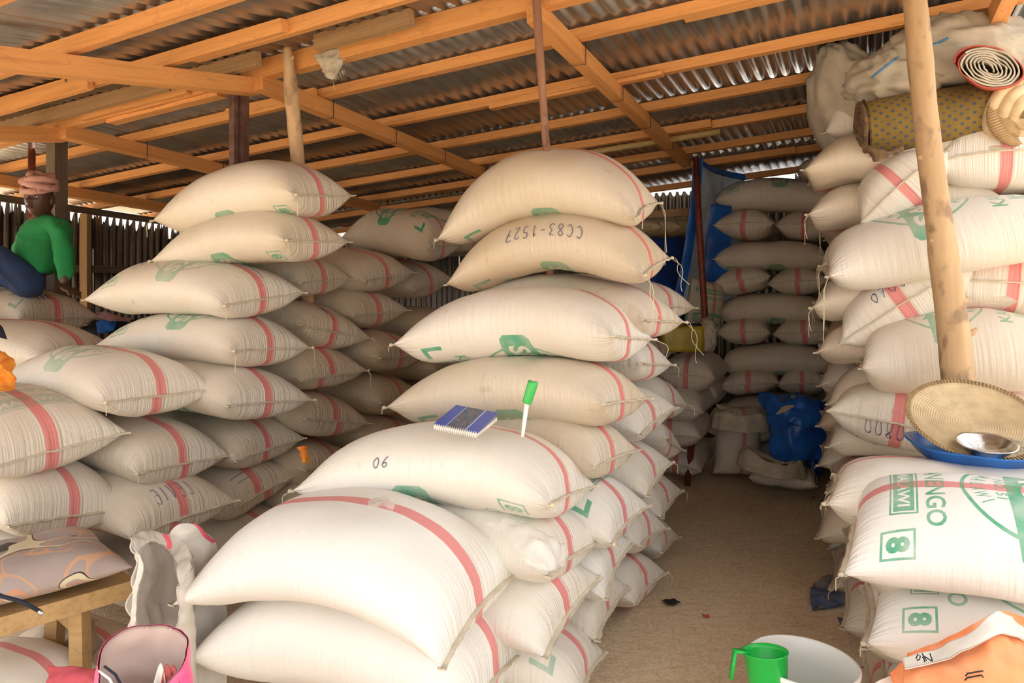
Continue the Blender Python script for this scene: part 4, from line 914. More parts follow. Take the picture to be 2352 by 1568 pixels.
cloth('lining_fold', [[px(1782, 950, 5.5), px(1800, 932, 5.5), px(1822, 930, 5.5)], [px(1785, 952, 5.5), px(1805, 945, 5.48), px(1826, 932, 5.5)]], M['sackgrey'], t, 10, 5, .004, 9)
mb = MB(); mb.tube([px(1822+4*math.cos(a), 912+4*math.sin(a), 5.5) for a in [i*.63 for i in range(11)]], .004, 6); mb.out('eyelet', M['alu'], t)
cloth('shadow_fold', [[px(1845, 1052, 5.8), px(1870, 1056, 5.7), px(1896, 1050, 5.8)], [px(1850, 1080, 5.75), px(1872, 1082, 5.68), px(1890, 1080, 5.75)], [px(1862, 1100, 5.78), px(1870, 1102, 5.72), px(1882, 1098, 5.78)]], M['tarpd'], t, 14, 14, .02, 8)  # dark cloth stands in for the shadow under the heap
s1 = make_sack(px(1703, 1010, 6.05)+V((0, .1, -.02)), V((.06, .05, 1)), V((-1, -.05, .05)), .58, .40, .30, .0, lab='standing open sack with a rolled-down top left of the blue tarpaulin heap', group='sacks near the blue tarpaulin', dirt=.45, hem='none', off=.0)
r = 9
def collar(name, parent, c, rx, ry, dz, mat, seed, h=.09, fall=.03, n=12):
    rows = []
    for k, (rr, z) in enumerate(((.75, -.04), (.92, .0), (1.08, -.02), (1.2, -h))):
        rows.append([V(c)+V((math.cos(a)*rx*rr*(1+.12*noise.noise(V((a, k, seed)))), math.sin(a)*ry*rr, z+dz*math.cos(a)+fall*noise.noise(V((math.cos(a)*2, math.sin(a)*2, seed+k*.3))))) for a in [2*math.pi*i/n for i in range(n)]])
    bpy.context.view_layer.update()
    o = cloth(name, rows, mat, None, 48, 16, .012, 14, .004, seed, True)
    if parent: mw = o.matrix_basis.copy(); o.parent = parent; o.matrix_parent_inverse = parent.matrix_world.inverted()
    return o
collar('rolled_top', s1, px(1700, 945, 5.95), .20, .13, -.02, M['rag'], 3, .14)
s2 = make_sack(px(1800, 1092, 5.72), EB+V((0, 0, -.03)), EA, .48, .42, .16, .01, lab='slumped open sack on the sand in front of the blue tarpaulin heap', group='sacks near the blue tarpaulin', dirt=.4, green=.9, face='both', hem='R')
collar('torn_open_top', s2, px(1772, 1048, 5.6), .22, .15, -.05, M['rag'], 7, .12, .07)
# rope-like strings near the floor are litter below

# ------------------------------------------------------------------ STRAW TRAY, BASIN, BOWL, RICE
c0 = px(2247, 1018, 2.80); base = V((c0.x, c0.y, .945))
t = empty('basin', base, 'wide shallow blue enamel basin on the right-hand sack', 'basin')
mb = MB(); prof = [(.001, .004), (.17, .004), (.205, .03), (.235, .062), (.25, .066), (.252, .060), (.238, .052), (.21, .02), (.178, -.004), (.001, -.004)]
mb.lathe(base+V((0, 0, .004)), prof, 56)
for i, v in enumerate(mb.v):
    a = math.atan2(v[1]-base.y, v[0]-base.x); mb.v[i] = (v[0], v[1], v[2]+.004*math.sin(a*5)+(.008*math.cos(a*2+1) if v[2] > base.z+.05 else 0))
mb.out('basin_bowl', M['bluep'], t)
nrm = V((-.12, -.50, .86)).normalized(); tc = px(2234, 974, 2.80)
t = empty('straw_tray', tc-nrm*.02, 'round coiled straw winnowing tray leaning in the blue basin', 'tray')
prof = [(.001, .0)]; K = 26
for k in range(K):
    r0 = .222*(k+.0)/K; r1 = .222*(k+1.0)/K; zc = .028*(r0/.222)**2.5
    prof += [(r0+.0012, zc), ((r0+r1)/2, zc+.0035), (r1-.0008, zc+.0003)]
prof += [(.226, .036), (.223, .020), (.15, .0), (.001, -.008)]
mb = MB(); mb.lathe(tc, prof, 64, nrm); mb.out('coiled_weave', M['straw'], t)
mb = MB(); u = nrm.orthogonal().normalized(); w = nrm.cross(u)
for i in range(110):
    a = 2*math.pi*i/110; d = u*math.cos(a)+w*math.sin(a); e = u*math.cos(a+.05)+w*math.sin(a+.05)
    mb.tube([tc+d*.214+nrm*.030, tc+d*.226+nrm*.038, tc+e*.232+nrm*.030], .0028, 5)
mb.out('rim_stitching', M['strawd'], t)
bc = px(2264, 1012, 2.64); bb = bc-V((0, 0, .045)); t = empty('metal_bowl', bb, 'small dented aluminium bowl lying on the straw tray', 'bowl')
mb = MB(); ax = V((-.05, -.18, .98)).normalized(); mb.lathe(bb, [(.001, 0), (.05, 0), (.075, .015), (.088, .04), (.098, .043), (.098, .040), (.086, .036), (.07, .018), (.048, .004), (.001, .003)], 40, ax)
for i, v in enumerate(mb.v): mb.v[i] = tuple(V(v)+V((0, 0, .004*noise.noise(V(v)*25))))
mb.out('bowl_body', M['alu'], t)
cloth('film_scrap', [[px(2212, 1003, 2.66), px(2230, 998, 2.68), px(2252, 1000, 2.7)], [px(2225, 1012, 2.64), px(2240, 1010, 2.66), px(2258, 1014, 2.68)], [px(2238, 1026, 2.62), px(2248, 1022, 2.64), px(2262, 1020, 2.66)]], M['paleplastic'], t, 16, 16, .012, 30, .001)
def grains(name, c, r, n, mat, label, cat, h=.03, seed=1, ax=None):
    rn = random.Random(seed); mb = MB()
    for i in range(n):
        a = rn.random()*6.283; q = r*math.sqrt(rn.random()); p = V(c)+V((math.cos(a)*q, math.sin(a)*q*.8, h*(1-(q/r)**2)*rn.random()))
        if ax: p += V((0, 0, 0))+V((0, 0, ax*(math.sin(a)*q)))
        d = V((rn.uniform(-1, 1), rn.uniform(-1, 1), rn.uniform(-.4, .4))).normalized()*.0035; e = d.cross(V((0, 0, 1))).normalized()*.0013; f = V((0, 0, .0012))
        mb.add([p-d, p+e+f, p+d, p-e+f, p-f], [(0, 1, 2), (0, 2, 3), (0, 4, 1), (1, 4, 2), (2, 4, 3), (3, 4, 0)])
    o = mb.out(name, mat, smooth=False); return tag(o, label, cat, kind='stuff')
grains('rice_heap', px(2335, 1036, 2.66), .085, 2600, M['rice'], 'loose white rice grains beside the aluminium bowl on the tray', 'rice', .035, 2, .3)
grains('rice_scatter', px(2262, 992, 2.80), .03, 260, M['rice'], 'small scatter of rice grains above the aluminium bowl', 'rice', .006, 3, .55)

# ------------------------------------------------------------------ BUCKET, CUP, ORANGE BAG
c0 = px(1833, 1513, 2.42); base = V((c0.x, c0.y, 0)); H = c0.z; ax = V((.045, -.01, 1)).normalized()
t = empty('bucket', base, 'white plastic bucket on the sand at the bottom edge', 'bucket')
mb = MB(); mb.lathe(base, [(.001, 0), (.135, 0), (.140, .01), (.160, H-.09), (.171, H-.085), (.172, H-.06), (.163, H-.055), (.165, H-.02), (.172, H-.012), (.172, H), (.166, H+.002), (.160, H-.004), (.156, H-.08), (.134, .012), (.001, .01)], 56, ax); mb.out('bucket_body', M['white'], t)
q = px(1758, 1497, 2.36); ax2 = V((-.05, .12, 1)).normalized()
t = empty('measuring_cup', q-V((0, 0, .12)), 'bright green plastic cup hooked inside the white bucket rim', 'cup')
mb = MB(); mb.lathe(q-ax2*.12, [(.001, 0), (.052, 0), (.058, .01), (.068, .118), (.071, .12), (.071, .124), (.067, .124), (.063, .112), (.053, .008), (.001, .006)], 36, ax2); mb.out('cup_body', M['green'], t)
h0 = q-V((.064, .0, 0)); mb = MB(); mb.box(h0+V((.005, 0, .0)), h0+V((-.04, -.015, .012)), .024, .007); mb.box(h0+V((-.037, -.014, .012)), h0+V((-.052, -.018, -.075)), .024, .007, V((1, 0, 0))); mb.out('handle', M['green'], t)
def stripes(name, c1, c2, z0, zt=None):
    return plain(name, c1, .6, 0, .2, 9, c2=c2, bmp=.5, bscale=35)
M['orangebag'] = plain('orange woven bag', (.90, .24, .07), .6, 0, .2, 6, c2=(.84, .36, .18), bmp=.4, bscale=60)
t = empty('orange_bag', px(2240, 1760, 1.9), 'crumpled orange and white woven bag in the bottom right corner', 'bag')
cloth('back_panel', [[px(2085, 1500, 2.02), px(2160, 1470, 2.05), px(2250, 1425, 2.08), px(2300, 1402, 2.1), px(2360, 1420, 2.1)], [px(2080, 1540, 2.0), px(2160, 1510, 2.02), px(2250, 1480, 2.05), px(2310, 1450, 2.08), px(2370, 1470, 2.1)],
      [px(2060, 1720, 1.98), px(2160, 1720, 1.98), px(2250, 1720, 2.0), px(2320, 1720, 2.0), px(2400, 1720, 2.05)]], M['orangebag'], t, 30, 24, .008, 14)
cloth('front_panel', [[px(2076, 1530, 1.9), px(2150, 1512, 1.88), px(2230, 1482, 1.86), px(2300, 1450, 1.88), px(2370, 1475, 1.95)], [px(2074, 1570, 1.86), px(2150, 1550, 1.83), px(2230, 1525, 1.80), px(2310, 1510, 1.82), px(2390, 1530, 1.9)],
      [px(2070, 1640, 1.84), px(2150, 1630, 1.80), px(2240, 1620, 1.77), px(2320, 1610, 1.78), px(2410, 1620, 1.85)], [px(2050, 1760, 1.85), px(2150, 1760, 1.80), px(2240, 1760, 1.78), px(2330, 1760, 1.78), px(2420, 1760, 1.85)]], M['orangebag'], t, 40, 32, .012, 12, seed=4)
cloth('white_band', [[px(2073, 1512, 1.89), px(2150, 1488, 1.87), px(2225, 1452, 1.85), px(2295, 1402, 1.88), px(2350, 1440, 1.95)], [px(2078, 1535, 1.86), px(2150, 1515, 1.84), px(2232, 1487, 1.82), px(2305, 1455, 1.84), px(2372, 1480, 1.9)]], M['sackwhite'], t, 36, 8, .006, 14, seed=2)
cloth('side_flap', [[px(2040, 1545, 1.95), px(2060, 1525, 1.93), px(2080, 1520, 1.9)], [px(2052, 1570, 1.93), px(2070, 1560, 1.9), px(2085, 1550, 1.87)], [px(2060, 1640, 1.93), px(2075, 1640, 1.9), px(2090, 1640, 1.87)]], M['orangebag'], t, 12, 14, .006, 14)
cloth('torn_strip', [[px(1990, 1580, 1.93), px(2020, 1562, 1.93), px(2050, 1550, 1.94)], [px(1995, 1600, 1.92), px(2025, 1585, 1.92), px(2055, 1572, 1.93)]], M['sackwhite'], t, 12, 8, .006, 14)
def inkpx(t, strokes, D, mat, w=.0012, name='handwriting'):
    mb = MB()
    for sk in strokes: mb.tube([px(x, y, D+(q[0] if q else 0)) for x, y, *q in sk], w, 5)
    mb.out(name, mat, t)
inkpx(t, [[(2120, 1503), (2124, 1520), (2128, 1516), (2118, 1500)], [(2136, 1500), (2142, 1518)], [(2118, 1510), (2126, 1508), (2136, 1515), (2141, 1517)], [(2104, 1512), (2108, 1502), (2114, 1506), (2112, 1514), (2106, 1516)]], 1.825, M['darkcloth'], .0016)
inkpx(t, [[(2218, 1552), (2222, 1546), (2258, 1540)], [(2216, 1562), (2222, 1556), (2255, 1550), (2258, 1555)]], 1.775, M['darkcloth'], .0018)

# ------------------------------------------------------------------ NOTEBOOK, SAMPLER, PLASTIC ON THE CENTRE STACK
def nbmat():
    m, nt, b = newmat('printed notebook cover'); tc = nt.nodes.new('ShaderNodeTexCoord'); se = nt.nodes.new('ShaderNodeSeparateXYZ'); L(nt, tc.outputs['Object'], se.inputs[0])
    x = se.outputs[0]; pic = ramp(nt, noi(nt, tc.outputs['Object'], 70, 4), [(.3, (.03, .08, .22)), (.5, (.10, .14, .20)), (.62, (.20, .14, .12)), (.75, (.10, .35, .65))])
    inpic = mth(nt, 'MULTIPLY', mth(nt, 'GREATER_THAN', x, -.035), mth(nt, 'LESS_THAN', x, .030))
    ln = mth(nt, 'ADD', mth(nt, 'LESS_THAN', mth(nt, 'ABSOLUTE', mth(nt, 'ADD', x, .037)), .0012), mth(nt, 'LESS_THAN', mth(nt, 'ABSOLUTE', mth(nt, 'SUBTRACT', x, .034)), .002), True)
    col = rgbmix(nt, inpic, (.07, .12, .50), pic); col = rgbmix(nt, ln, col, (.45, .65, .85)); L(nt, col, b.inputs['Base Color']); b.inputs['Roughness'].default_value = .25; return m
A = px(997, 970, 2.43); B = px(1098, 990, 2.38); Cc = px(1142, 953, 2.56); Dd = px(1042, 934, 2.60)
ex = (B-A).normalized(); ey = (Dd-A); ey = (ey-ex*ey.dot(ex)).normalized(); ez = ex.cross(ey); w_ = (B-A).length; h_ = (Dd-A).length
nbk = empty('notebook', (0, 0, 0), 'small spiral notebook with a blue picture cover on the sack marked 06', 'notebook'); o0 = (A+Cc)/2-ez*.016
nbk.matrix_world = Matrix(((ex.x, ey.x, ez.x, o0.x), (ex.y, ey.y, ez.y, o0.y), (ex.z, ey.z, ez.z, o0.z), (0, 0, 0, 1)))
def loc(name, v, f, mat, par):
    o = mk(name, v, f, mat, None, rel=False, smooth=False); o.parent = par; return o
def bx3(x0, y0, z0, x1, y1, z1, tilt=0):
    z = lambda y, z_: z_+tilt*(y-y0)
    v = [(x0, y0, z0), (x1, y0, z0), (x1, y1, z(y1, z0)), (x0, y1, z(y1, z0)), (x0, y0, z1), (x1, y0, z1), (x1, y1, z(y1, z1)), (x0, y1, z(y1, z1))]
    return v, [(3, 2, 1, 0), (4, 5, 6, 7), (0, 1, 5, 4), (1, 2, 6, 5), (2, 3, 7, 6), (3, 0, 4, 7)]
loc('pages', *bx3(-w_/2, -h_/2, -.004, w_/2, h_/2, .008), M['paper'], nbk); loc('front_cover', *bx3(-w_/2-.001, -h_/2, .010, w_/2+.001, h_/2+.002, .0115, .07), nbmat(), nbk)
loc('back_cover', *bx3(-w_/2-.001, -h_/2, -.006, w_/2+.001, h_/2+.002, -.0045), M['sackgrey'], nbk)
mb = MB()
for i in range(20):
    x = -w_/2+.006+(w_-.012)*i/19; mb.tube([V((x+.0012*k/8, -h_/2+.009*math.sin(a)*1.0-.002, .003+.010*math.cos(a))) for k, a in enumerate([j*2*math.pi/8 for j in range(9)])], .0011, 5)
loc('spiral_binding', mb.v, mb.f, M['white'], nbk)
p0 = px(1200, 1003, 2.50); p1 = px(1210, 925, 2.50); p2 = px(1225, 876, 2.50)
t = empty('grain_sampler', p0, 'white plastic sampling probe with a green cap stuck in the sack marked 06', 'tool')
mb = MB(); mb.tube([p0, p0.lerp(p1, .3), p1], [.0055, .0065, .009], 12); mb.out('probe', M['white'], t)
mb = MB(); mb.tube([p1-(p2-p1)*.02, p1.lerp(p2, .06), p1.lerp(p2, .9), p2, p2], [.014, .0165, .018, .018, .013], 20); mb.out('cap', M['greend'], t)
pl = empty('plastic_bag', px(1235, 1330, 2.2), 'crumpled thin clear plastic bag hanging over the sack beneath the one marked 06', 'bag')
cloth('film', [[px(1110, 1200, 2.42), px(1150, 1190, 2.38), px(1180, 1190, 2.38)], [px(1150, 1225, 2.34), px(1200, 1210, 2.30), px(1235, 1215, 2.36)], [px(1190, 1265, 2.24), px(1240, 1235, 2.24), px(1290, 1245, 2.36)], [px(1205, 1290, 2.20), px(1255, 1285, 2.20), px(1312, 1268, 2.36)], [px(1235, 1305, 2.19), px(1270, 1310, 2.20), px(1300, 1300, 2.32)]], M['paleplastic'], pl, 30, 34, .012, 13, .0015, 2)
tag(cloth('plastic_scrap', [[px(848, 1150, 2.30), px(875, 1140, 2.32), px(905, 1145, 2.33)], [px(845, 1158, 2.22), px(875, 1152, 2.2), px(908, 1156, 2.22)], [px(850, 1166, 2.16), px(880, 1166, 2.15), px(905, 1166, 2.18)]], M['paleplastic'], None, 20, 14, .014, 24, .001), 'wisp of clear plastic film pinched between the nearest sack and the one marked 06', 'plastic')

# ------------------------------------------------------------------ BENCH CORNER, BOTTOM LEFT
z1 = .57; A = V((px(311, 1330, 2.61).x, 2.61, z1)); B = A+V((-.27, -.30, 0)).normalized()*1.25; sd = V((-.74, .67, 0)).normalized()
t = empty('bench', (A.x, A.y, 0), 'rough wooden bench under the patterned cushion', 'bench')
mb = MB(); mb.box(A+sd*.17-V((0, 0, .03)), B+sd*.17-V((0, 0, .03)), .34, .06); mb.out('seat_plank', M['bench'], t, False)
dA = (A-B).normalized()
for k, (f, o_) in enumerate(((.16, .06), (.16, .30), (1.1, .06), (1.1, .30))):
    p = A-dA*f+sd*o_; mb = MB(); mb.box(V((p.x, p.y, z1-.06)), V((p.x-.02+.03*(o_ < .1), p.y, 0)), .055, .045, V((1, 0, 0))); mb.out('leg', M['bench'], t, False)
p, q = A-dA*.16+sd*.06, A-dA*.16+sd*.30; mb = MB(); mb.box(V((p.x, p.y, .44)), V((q.x, q.y, .44)), .03, .05); mb.out('cross_rail', M['bench'], t, False)
p, q = A-dA*.10+sd*.03, A-dA*1.1+sd*.03; mb = MB(); mb.box(V((p.x, p.y, .20)), V((q.x, q.y, .40)), .03, .075); mb.out('diagonal_brace', M['bench'], t, False)
def cushmat():
    m, nt, b = newmat('patterned upholstery'); co = coordmap(nt)
    base = ramp(nt, noi(nt, co, 5, 3), [(.3, (.30, .24, .22)), (.7, (.40, .33, .31))])
    v1 = nt.nodes.new('ShaderNodeTexVoronoi'); v1.inputs['Scale'].default_value = 8.5; mp = nt.nodes.new('ShaderNodeMapping'); mp.inputs['Scale'].default_value = (1, .62, .4); mp.inputs['Location'].default_value = (.3, .1, 0); L(nt, co, mp.inputs[0]); L(nt, mp.outputs[0], v1.inputs['Vector'])
    blob = ramp(nt, v1.outputs['Distance'], [(.33, (1, 1, 1)), (.36, (0, 0, 0))]); pick = ramp(nt, v1.outputs['Color'], [(.30, (0, 0, 0)), (.35, (1, 1, 1))])
    spk = ramp(nt, noi(nt, co, 260, 1), [(.45, (.03, .022, .02)), (.62, (.12, .10, .09))])
    iso = lambda f_, c_, w_: mth(nt, 'LESS_THAN', mth(nt, 'ABSOLUTE', mth(nt, 'SUBTRACT', f_, c_)), w_)
    na = noi(nt, coordmap(nt, (1, 1, .5)), 9.5, 0); nc = noi(nt, coordmap(nt, (1.3, .8, .5)), 7.2, 0)
    col = rgbmix(nt, mth(nt, 'MULTIPLY', iso(na, .50, .016), .8), base, (.62, .27, .13)); col = rgbmix(nt, mth(nt, 'MULTIPLY', iso(na, .62, .016), .7), col, (.62, .34, .18))
    col = rgbmix(nt, mth(nt, 'MULTIPLY', blob, pick), col, spk)
    col = rgbmix(nt, iso(nc, .50, .02), col, (.62, .55, .38)); col = rgbmix(nt, iso(nc, .526, .006), col, (.05, .04, .035))
    L(nt, col, b.inputs['Base Color']); b.inputs['Roughness'].default_value = .8; bump(nt, b, noi(nt, co, 120, 2), .2, .002); return m
def pillow(name, c, ex, ey, Ln, Wd, T, mat, label, cat):
    ex = ex.normalized(); ey = (ey-ex*ey.dot(ex)).normalized(); ez = ex.cross(ey); n = 26; vs = []; idx = {}
    for sd_ in (1, -1):
        for i in range(n+1):
            for j in range(n+1):
                if sd_ < 0 and (i in (0, n) or j in (0, n)): idx[sd_, i, j] = idx[1, i, j]; continue
                u = math.sin(math.pi/2*(-1+2*i/n)); v = math.sin(math.pi/2*(-1+2*j/n))
                h = max(0, (1-u**4)*(1-v**4))**.6*T/2*(1+.25*noise.noise(V((u*2, v*2, sd_)))); x = u*Ln/2*(1-.07*(1-v*v)); y = v*Wd/2*(1-.07*(1-u*u))
                idx[sd_, i, j] = len(vs); vs.append(V(c)+ex*x+ey*y+ez*(h*sd_*(1 if sd_ > 0 else .6)))
    fs = []
    for i in range(n):
        for j in range(n):
            q = [(i, j), (i+1, j), (i+1, j+1), (i, j+1)]; fs.append([idx[1, a, b] for a, b in q]); fs.append([idx[-1, a, b] for a, b in q[::-1]])
    o = mk(name, vs, fs, mat); return tag(o, label, cat)
cc = A-dA*.30+sd*.17+V((0, 0, .075)); cu = pillow('cushion', cc, V((.72, .69, .0)), V((-.70, .72, 0)), .56, .46, .17, cushmat(), 'taupe cushion with dark ovals and orange swirls on the bench', 'cushion')
mb = MB(); pp = [px(-60, 1352, 2.08), px(0, 1368, 2.10), px(50, 1382, 2.11), px(94, 1405, 2.13)]; mb.tube([catmull(pp, i/14) for i in range(15)], .006, 8)
o = mb.out('zip', M['darkcloth'], cu); mb = MB(); mb.tube([px(90, 1402, 2.10), px(98, 1412, 2.10)], .006, 8); zp = mb.out('zip_pull', M['alu'], cu); zp.parent = o
# empty standing sack
es = empty('empty_sack', V((px(395, 1300, 2.5).x, 2.5, 0)), 'empty white woven sack standing open between the left stack and the nearest sacks', 'sack')
zr = lambda y, D: EYE+(HY-y)/FX*D
cols = [[(304, 1240, 2.36), (322, 1228, 2.50), (350, 1226, 2.62), (392, 1236, 2.68), (428, 1258, 2.62), (436, 1300, 2.48), (408, 1345, 2.40)],
        [(314, 1300, 2.36), (330, 1300, 2.52), (362, 1300, 2.64), (400, 1305, 2.68), (434, 1310, 2.60), (440, 1340, 2.46), (404, 1375, 2.40)],
        [(302, 1370, 2.36), (326, 1380, 2.52), (362, 1390, 2.64), (402, 1390, 2.68), (438, 1390, 2.60), (442, 1400, 2.46), (412, 1410, 2.40)],
        [(302, 1450, 2.36), (328, 1455, 2.50), (364, 1460, 2.62), (402, 1460, 2.66), (440, 1460, 2.58), (446, 1470, 2.46), (400, 1480, 2.40)],
        [(310, 1700, 2.38), (330, 1690, 2.50), (366, 1680, 2.60), (402, 1670, 2.64), (440, 1680, 2.56), (446, 1690, 2.46), (410, 1700, 2.40)]]
cloth('sack_wall', [[V(px(*p)) if p[1] < 1600 else V((px(*p).x, p[2], .01)) for p in r] for r in cols], M['sackwhite'], es, 60, 44, .012, 11, .004, 5)
cloth('turned_rim', [[px(300, 1238, 2.34), px(318, 1222, 2.47), px(350, 1219, 2.58), px(394, 1228, 2.62), px(430, 1252, 2.55), px(440, 1300, 2.43)], [px(306, 1256, 2.32), px(326, 1240, 2.45), px(354, 1236, 2.55), px(388, 1252, 2.58), px(416, 1276, 2.50), px(424, 1330, 2.40)],
   [px(318, 1272, 2.33), px(332, 1252, 2.46), px(356, 1244, 2.56), px(384, 1264, 2.57), px(404, 1290, 2.48), px(408, 1350, 2.39)]], M['sackwhite'], es, 50, 12, .010, 18, .003, 9)
cloth('torn_edge', [[px(300, 1250, 2.33), px(312, 1262, 2.33)], [px(318, 1290, 2.33), px(330, 1300, 2.33)], [px(306, 1350, 2.33), px(316, 1356, 2.33)], [px(300, 1410, 2.33), px(312, 1412, 2.33)], [px(300, 1450, 2.33), px(310, 1452, 2.33)]], M['sackwhite'], es, 6, 34, .006, 30, .003, 4)
cloth('red_band', [[px(372, 1228, 2.33), px(382, 1245, 2.33), px(384, 1262, 2.33)], [px(382, 1226, 2.34), px(392, 1242, 2.34), px(394, 1256, 2.34)]], M['redcloth'], es, 8, 5, .003, 9)
cloth('back_panel', [[px(392, 1222, 2.6), px(410, 1204, 2.6), px(440, 1202, 2.62), px(465, 1218, 2.64), px(495, 1240, 2.66)], [px(400, 1290, 2.6), px(420, 1280, 2.58), px(450, 1280, 2.6), px(480, 1290, 2.62), px(510, 1300, 2.66)],
     [px(410, 1400, 2.6), px(430, 1400, 2.58), px(460, 1400, 2.6), px(490, 1400, 2.62), px(520, 1400, 2.66)], [px(420, 1700, 2.6), px(440, 1700, 2.58), px(460, 1700, 2.6), px(490, 1700, 2.62), px(520, 1700, 2.66)]], M['sackwhite'], es, 30, 40, .016, 9)
cloth('red_band', [[px(444, 1202, 2.59), px(456, 1212, 2.59), px(470, 1232, 2.60), px(490, 1246, 2.62)], [px(450, 1202, 2.59), px(462, 1210, 2.59), px(478, 1228, 2.60), px(497, 1242, 2.62)]], M['redcloth'], es, 12, 4, .002, 9)
# pink bag
pb = empty('pink_bag', px(330, 1720, 1.75), 'open bright pink printed bag at the bottom edge, red paper inside', 'bag')
M['pink'] = plain('hot pink print', (.86, .08, .28), .4, 0, .2, 10, c2=(.88, .22, .36), bmp=.2, bscale=40); M['pinkin'] = plain('bag lining', (.58, .44, .40), .6, 0, .2, 6)
pc = px(330, 1510, 1.78); rows = []
for k, (z, f) in enumerate(((-.38, .95), (-.2, 1.02), (-.08, 1.05), (0, 1))):
    rows.append([pc+V((math.cos(a)*.102*f*(1+.06*noise.noise(V((a, k, 7)))), math.sin(a)*.085*f, z+(k == 3)*(.052*math.sin(a)+.012*math.cos(a*2)-.008*math.cos(a)))) for a in [2*math.pi*i/14 for i in range(14)]])
cloth('bag_outer', rows, M['pink'], pb, 52, 24, .006, 14, .001, 3, True)
rows2 = [[pc+(p-pc)*V((.955, .955, 1)) if False else V((pc.x+(p.x-pc.x)*.95, pc.y+(p.y-pc.y)*.95, p.z-.001)) for p in r] for r in rows]
cloth('bag_lining', rows2, M['pinkin'], pb, 52, 24, .006, 14, .001, 3, True)
for k in range(3):
    x = 352+k*17; cloth('folded_paper', [[px(x, 1575, 1.74), px(x+16-k*3, 1522+k*2, 1.77), px(x+26, 1560, 1.75)], [px(x+6, 1640, 1.72), px(x+16, 1610, 1.74), px(x+28, 1640, 1.73)]], M['scrapred'] if k != 0 else M['paper'], pb, 10, 8, .001, 9, .002)
for (x0, y0, x1, y1) in ((228, 1540, 268, 1590), (240, 1530, 282, 1580)):
    mb = MB(); mb.tube([px(x0, y0, 1.70), px((x0+x1)/2+4, (y0+y1)/2-6, 1.68), px(x1, y1, 1.68)], .003, 6); mb.out('printed_line', M['darkcloth'] if x0 > 230 else M['white'], pb)
# things under the bench
g = 'sacks stored under the bench'
tag(cloth('folded_sack', [[px(85, 1425, 2.95), px(140, 1415, 2.9), px(200, 1415, 2.9), px(245, 1420, 2.95)], [px(60, 1465, 2.85), px(130, 1460, 2.75), px(200, 1462, 2.75), px(245, 1465, 2.85)], [px(90, 1505, 2.8), px(140, 1500, 2.72), px(200, 1512, 2.72), px(245, 1510, 2.8)]], M['rag'], None, 26, 22, .025, 7, .01, 5), 'grey frayed folded sack stored under the bench', 'sack', g)
make_sack(px(30, 1590, 2.55), EB, EA, .55, .4, .26, .02, lab='white sack under the bench in the bottom left corner', group=g, dirt=.12, hem='none', res=0)
make_sack(V((px(160, 1600, 2.85).x, 2.9, .15)), EB, EA, .5, .4, .24, .02, lab='low sack under the bench carrying the grey folded one', group=g, dirt=.4, hem='none', res=0)
tag(cloth('frayed_cloth', [[px(112, 1530, 2.4), px(170, 1528, 2.38), px(228, 1538, 2.4)], [px(108, 1560, 2.36), px(170, 1560, 2.34), px(232, 1565, 2.36)], [px(104, 1600, 2.36), px(170, 1600, 2.34), px(235, 1600, 2.36)]], M['redcloth'], None, 20, 14, .012, 14), 'frayed red-banded sack cloth under the bench', 'cloth', g)

# ------------------------------------------------------------------ SMALL CLOTHS ON THE LEFT
tag(cloth('orange_wrap', [[px(-40, 790, 3.0), px(-5, 800, 2.95), px(20, 818, 2.92), px(38, 836, 2.92)], [px(-40, 830, 2.9), px(-5, 838, 2.85), px(15, 850, 2.85), px(34, 868, 2.88)], [px(-40, 860, 2.92), px(-5, 862, 2.88), px(18, 872, 2.88), px(36, 878, 2.9)], [px(-40, 905, 2.85), px(-5, 902, 2.82), px(18, 898, 2.84), px(36, 892, 2.88)]], M['orangecloth'], None, 28, 30, .025, 9, .005, 3), 'crumpled orange patterned cloth at the left edge between sacks', 'cloth')
tag(cloth('navy_cloth', [[px(-30, 742, 3.7), px(-5, 744, 3.7), px(8, 752, 3.7)], [px(-30, 770, 3.65), px(-5, 772, 3.65), px(16, 776, 3.65)]], M['darkcloth'], None, 10, 8, .01, 9), 'scrap of very dark cloth at the left edge under the man\'s sack', 'cloth')
t = empty('clothes_heap', px(225, 775, 4.9), 'heap of dark, bright blue and pinkish clothes left of the third left-stack sack', 'clothes')
cloth('dark_garment', [[px(165, 765, 5.0), px(195, 745, 4.95), px(240, 735, 4.95), px(310, 735, 5.0)], [px(160, 790, 4.9), px(195, 770, 4.85), px(240, 765, 4.85), px(310, 765, 4.9)]], M['darkcloth'], t, 20, 12, .02, 9)
cloth('blue_garment', [[px(222, 740, 4.85), px(240, 732, 4.83), px(268, 735, 4.85)], [px(225, 765, 4.8), px(240, 762, 4.78), px(262, 758, 4.8)]], M['tarp'], t, 12, 8, .01, 12)
cloth('pink_cloth', [[px(218, 712, 4.9), px(250, 718, 4.86), px(300, 730, 4.9)], [px(222, 728, 4.85), px(255, 736, 4.8), px(300, 738, 4.85)]], M['pinkcloth'], t, 14, 8, .012, 14)
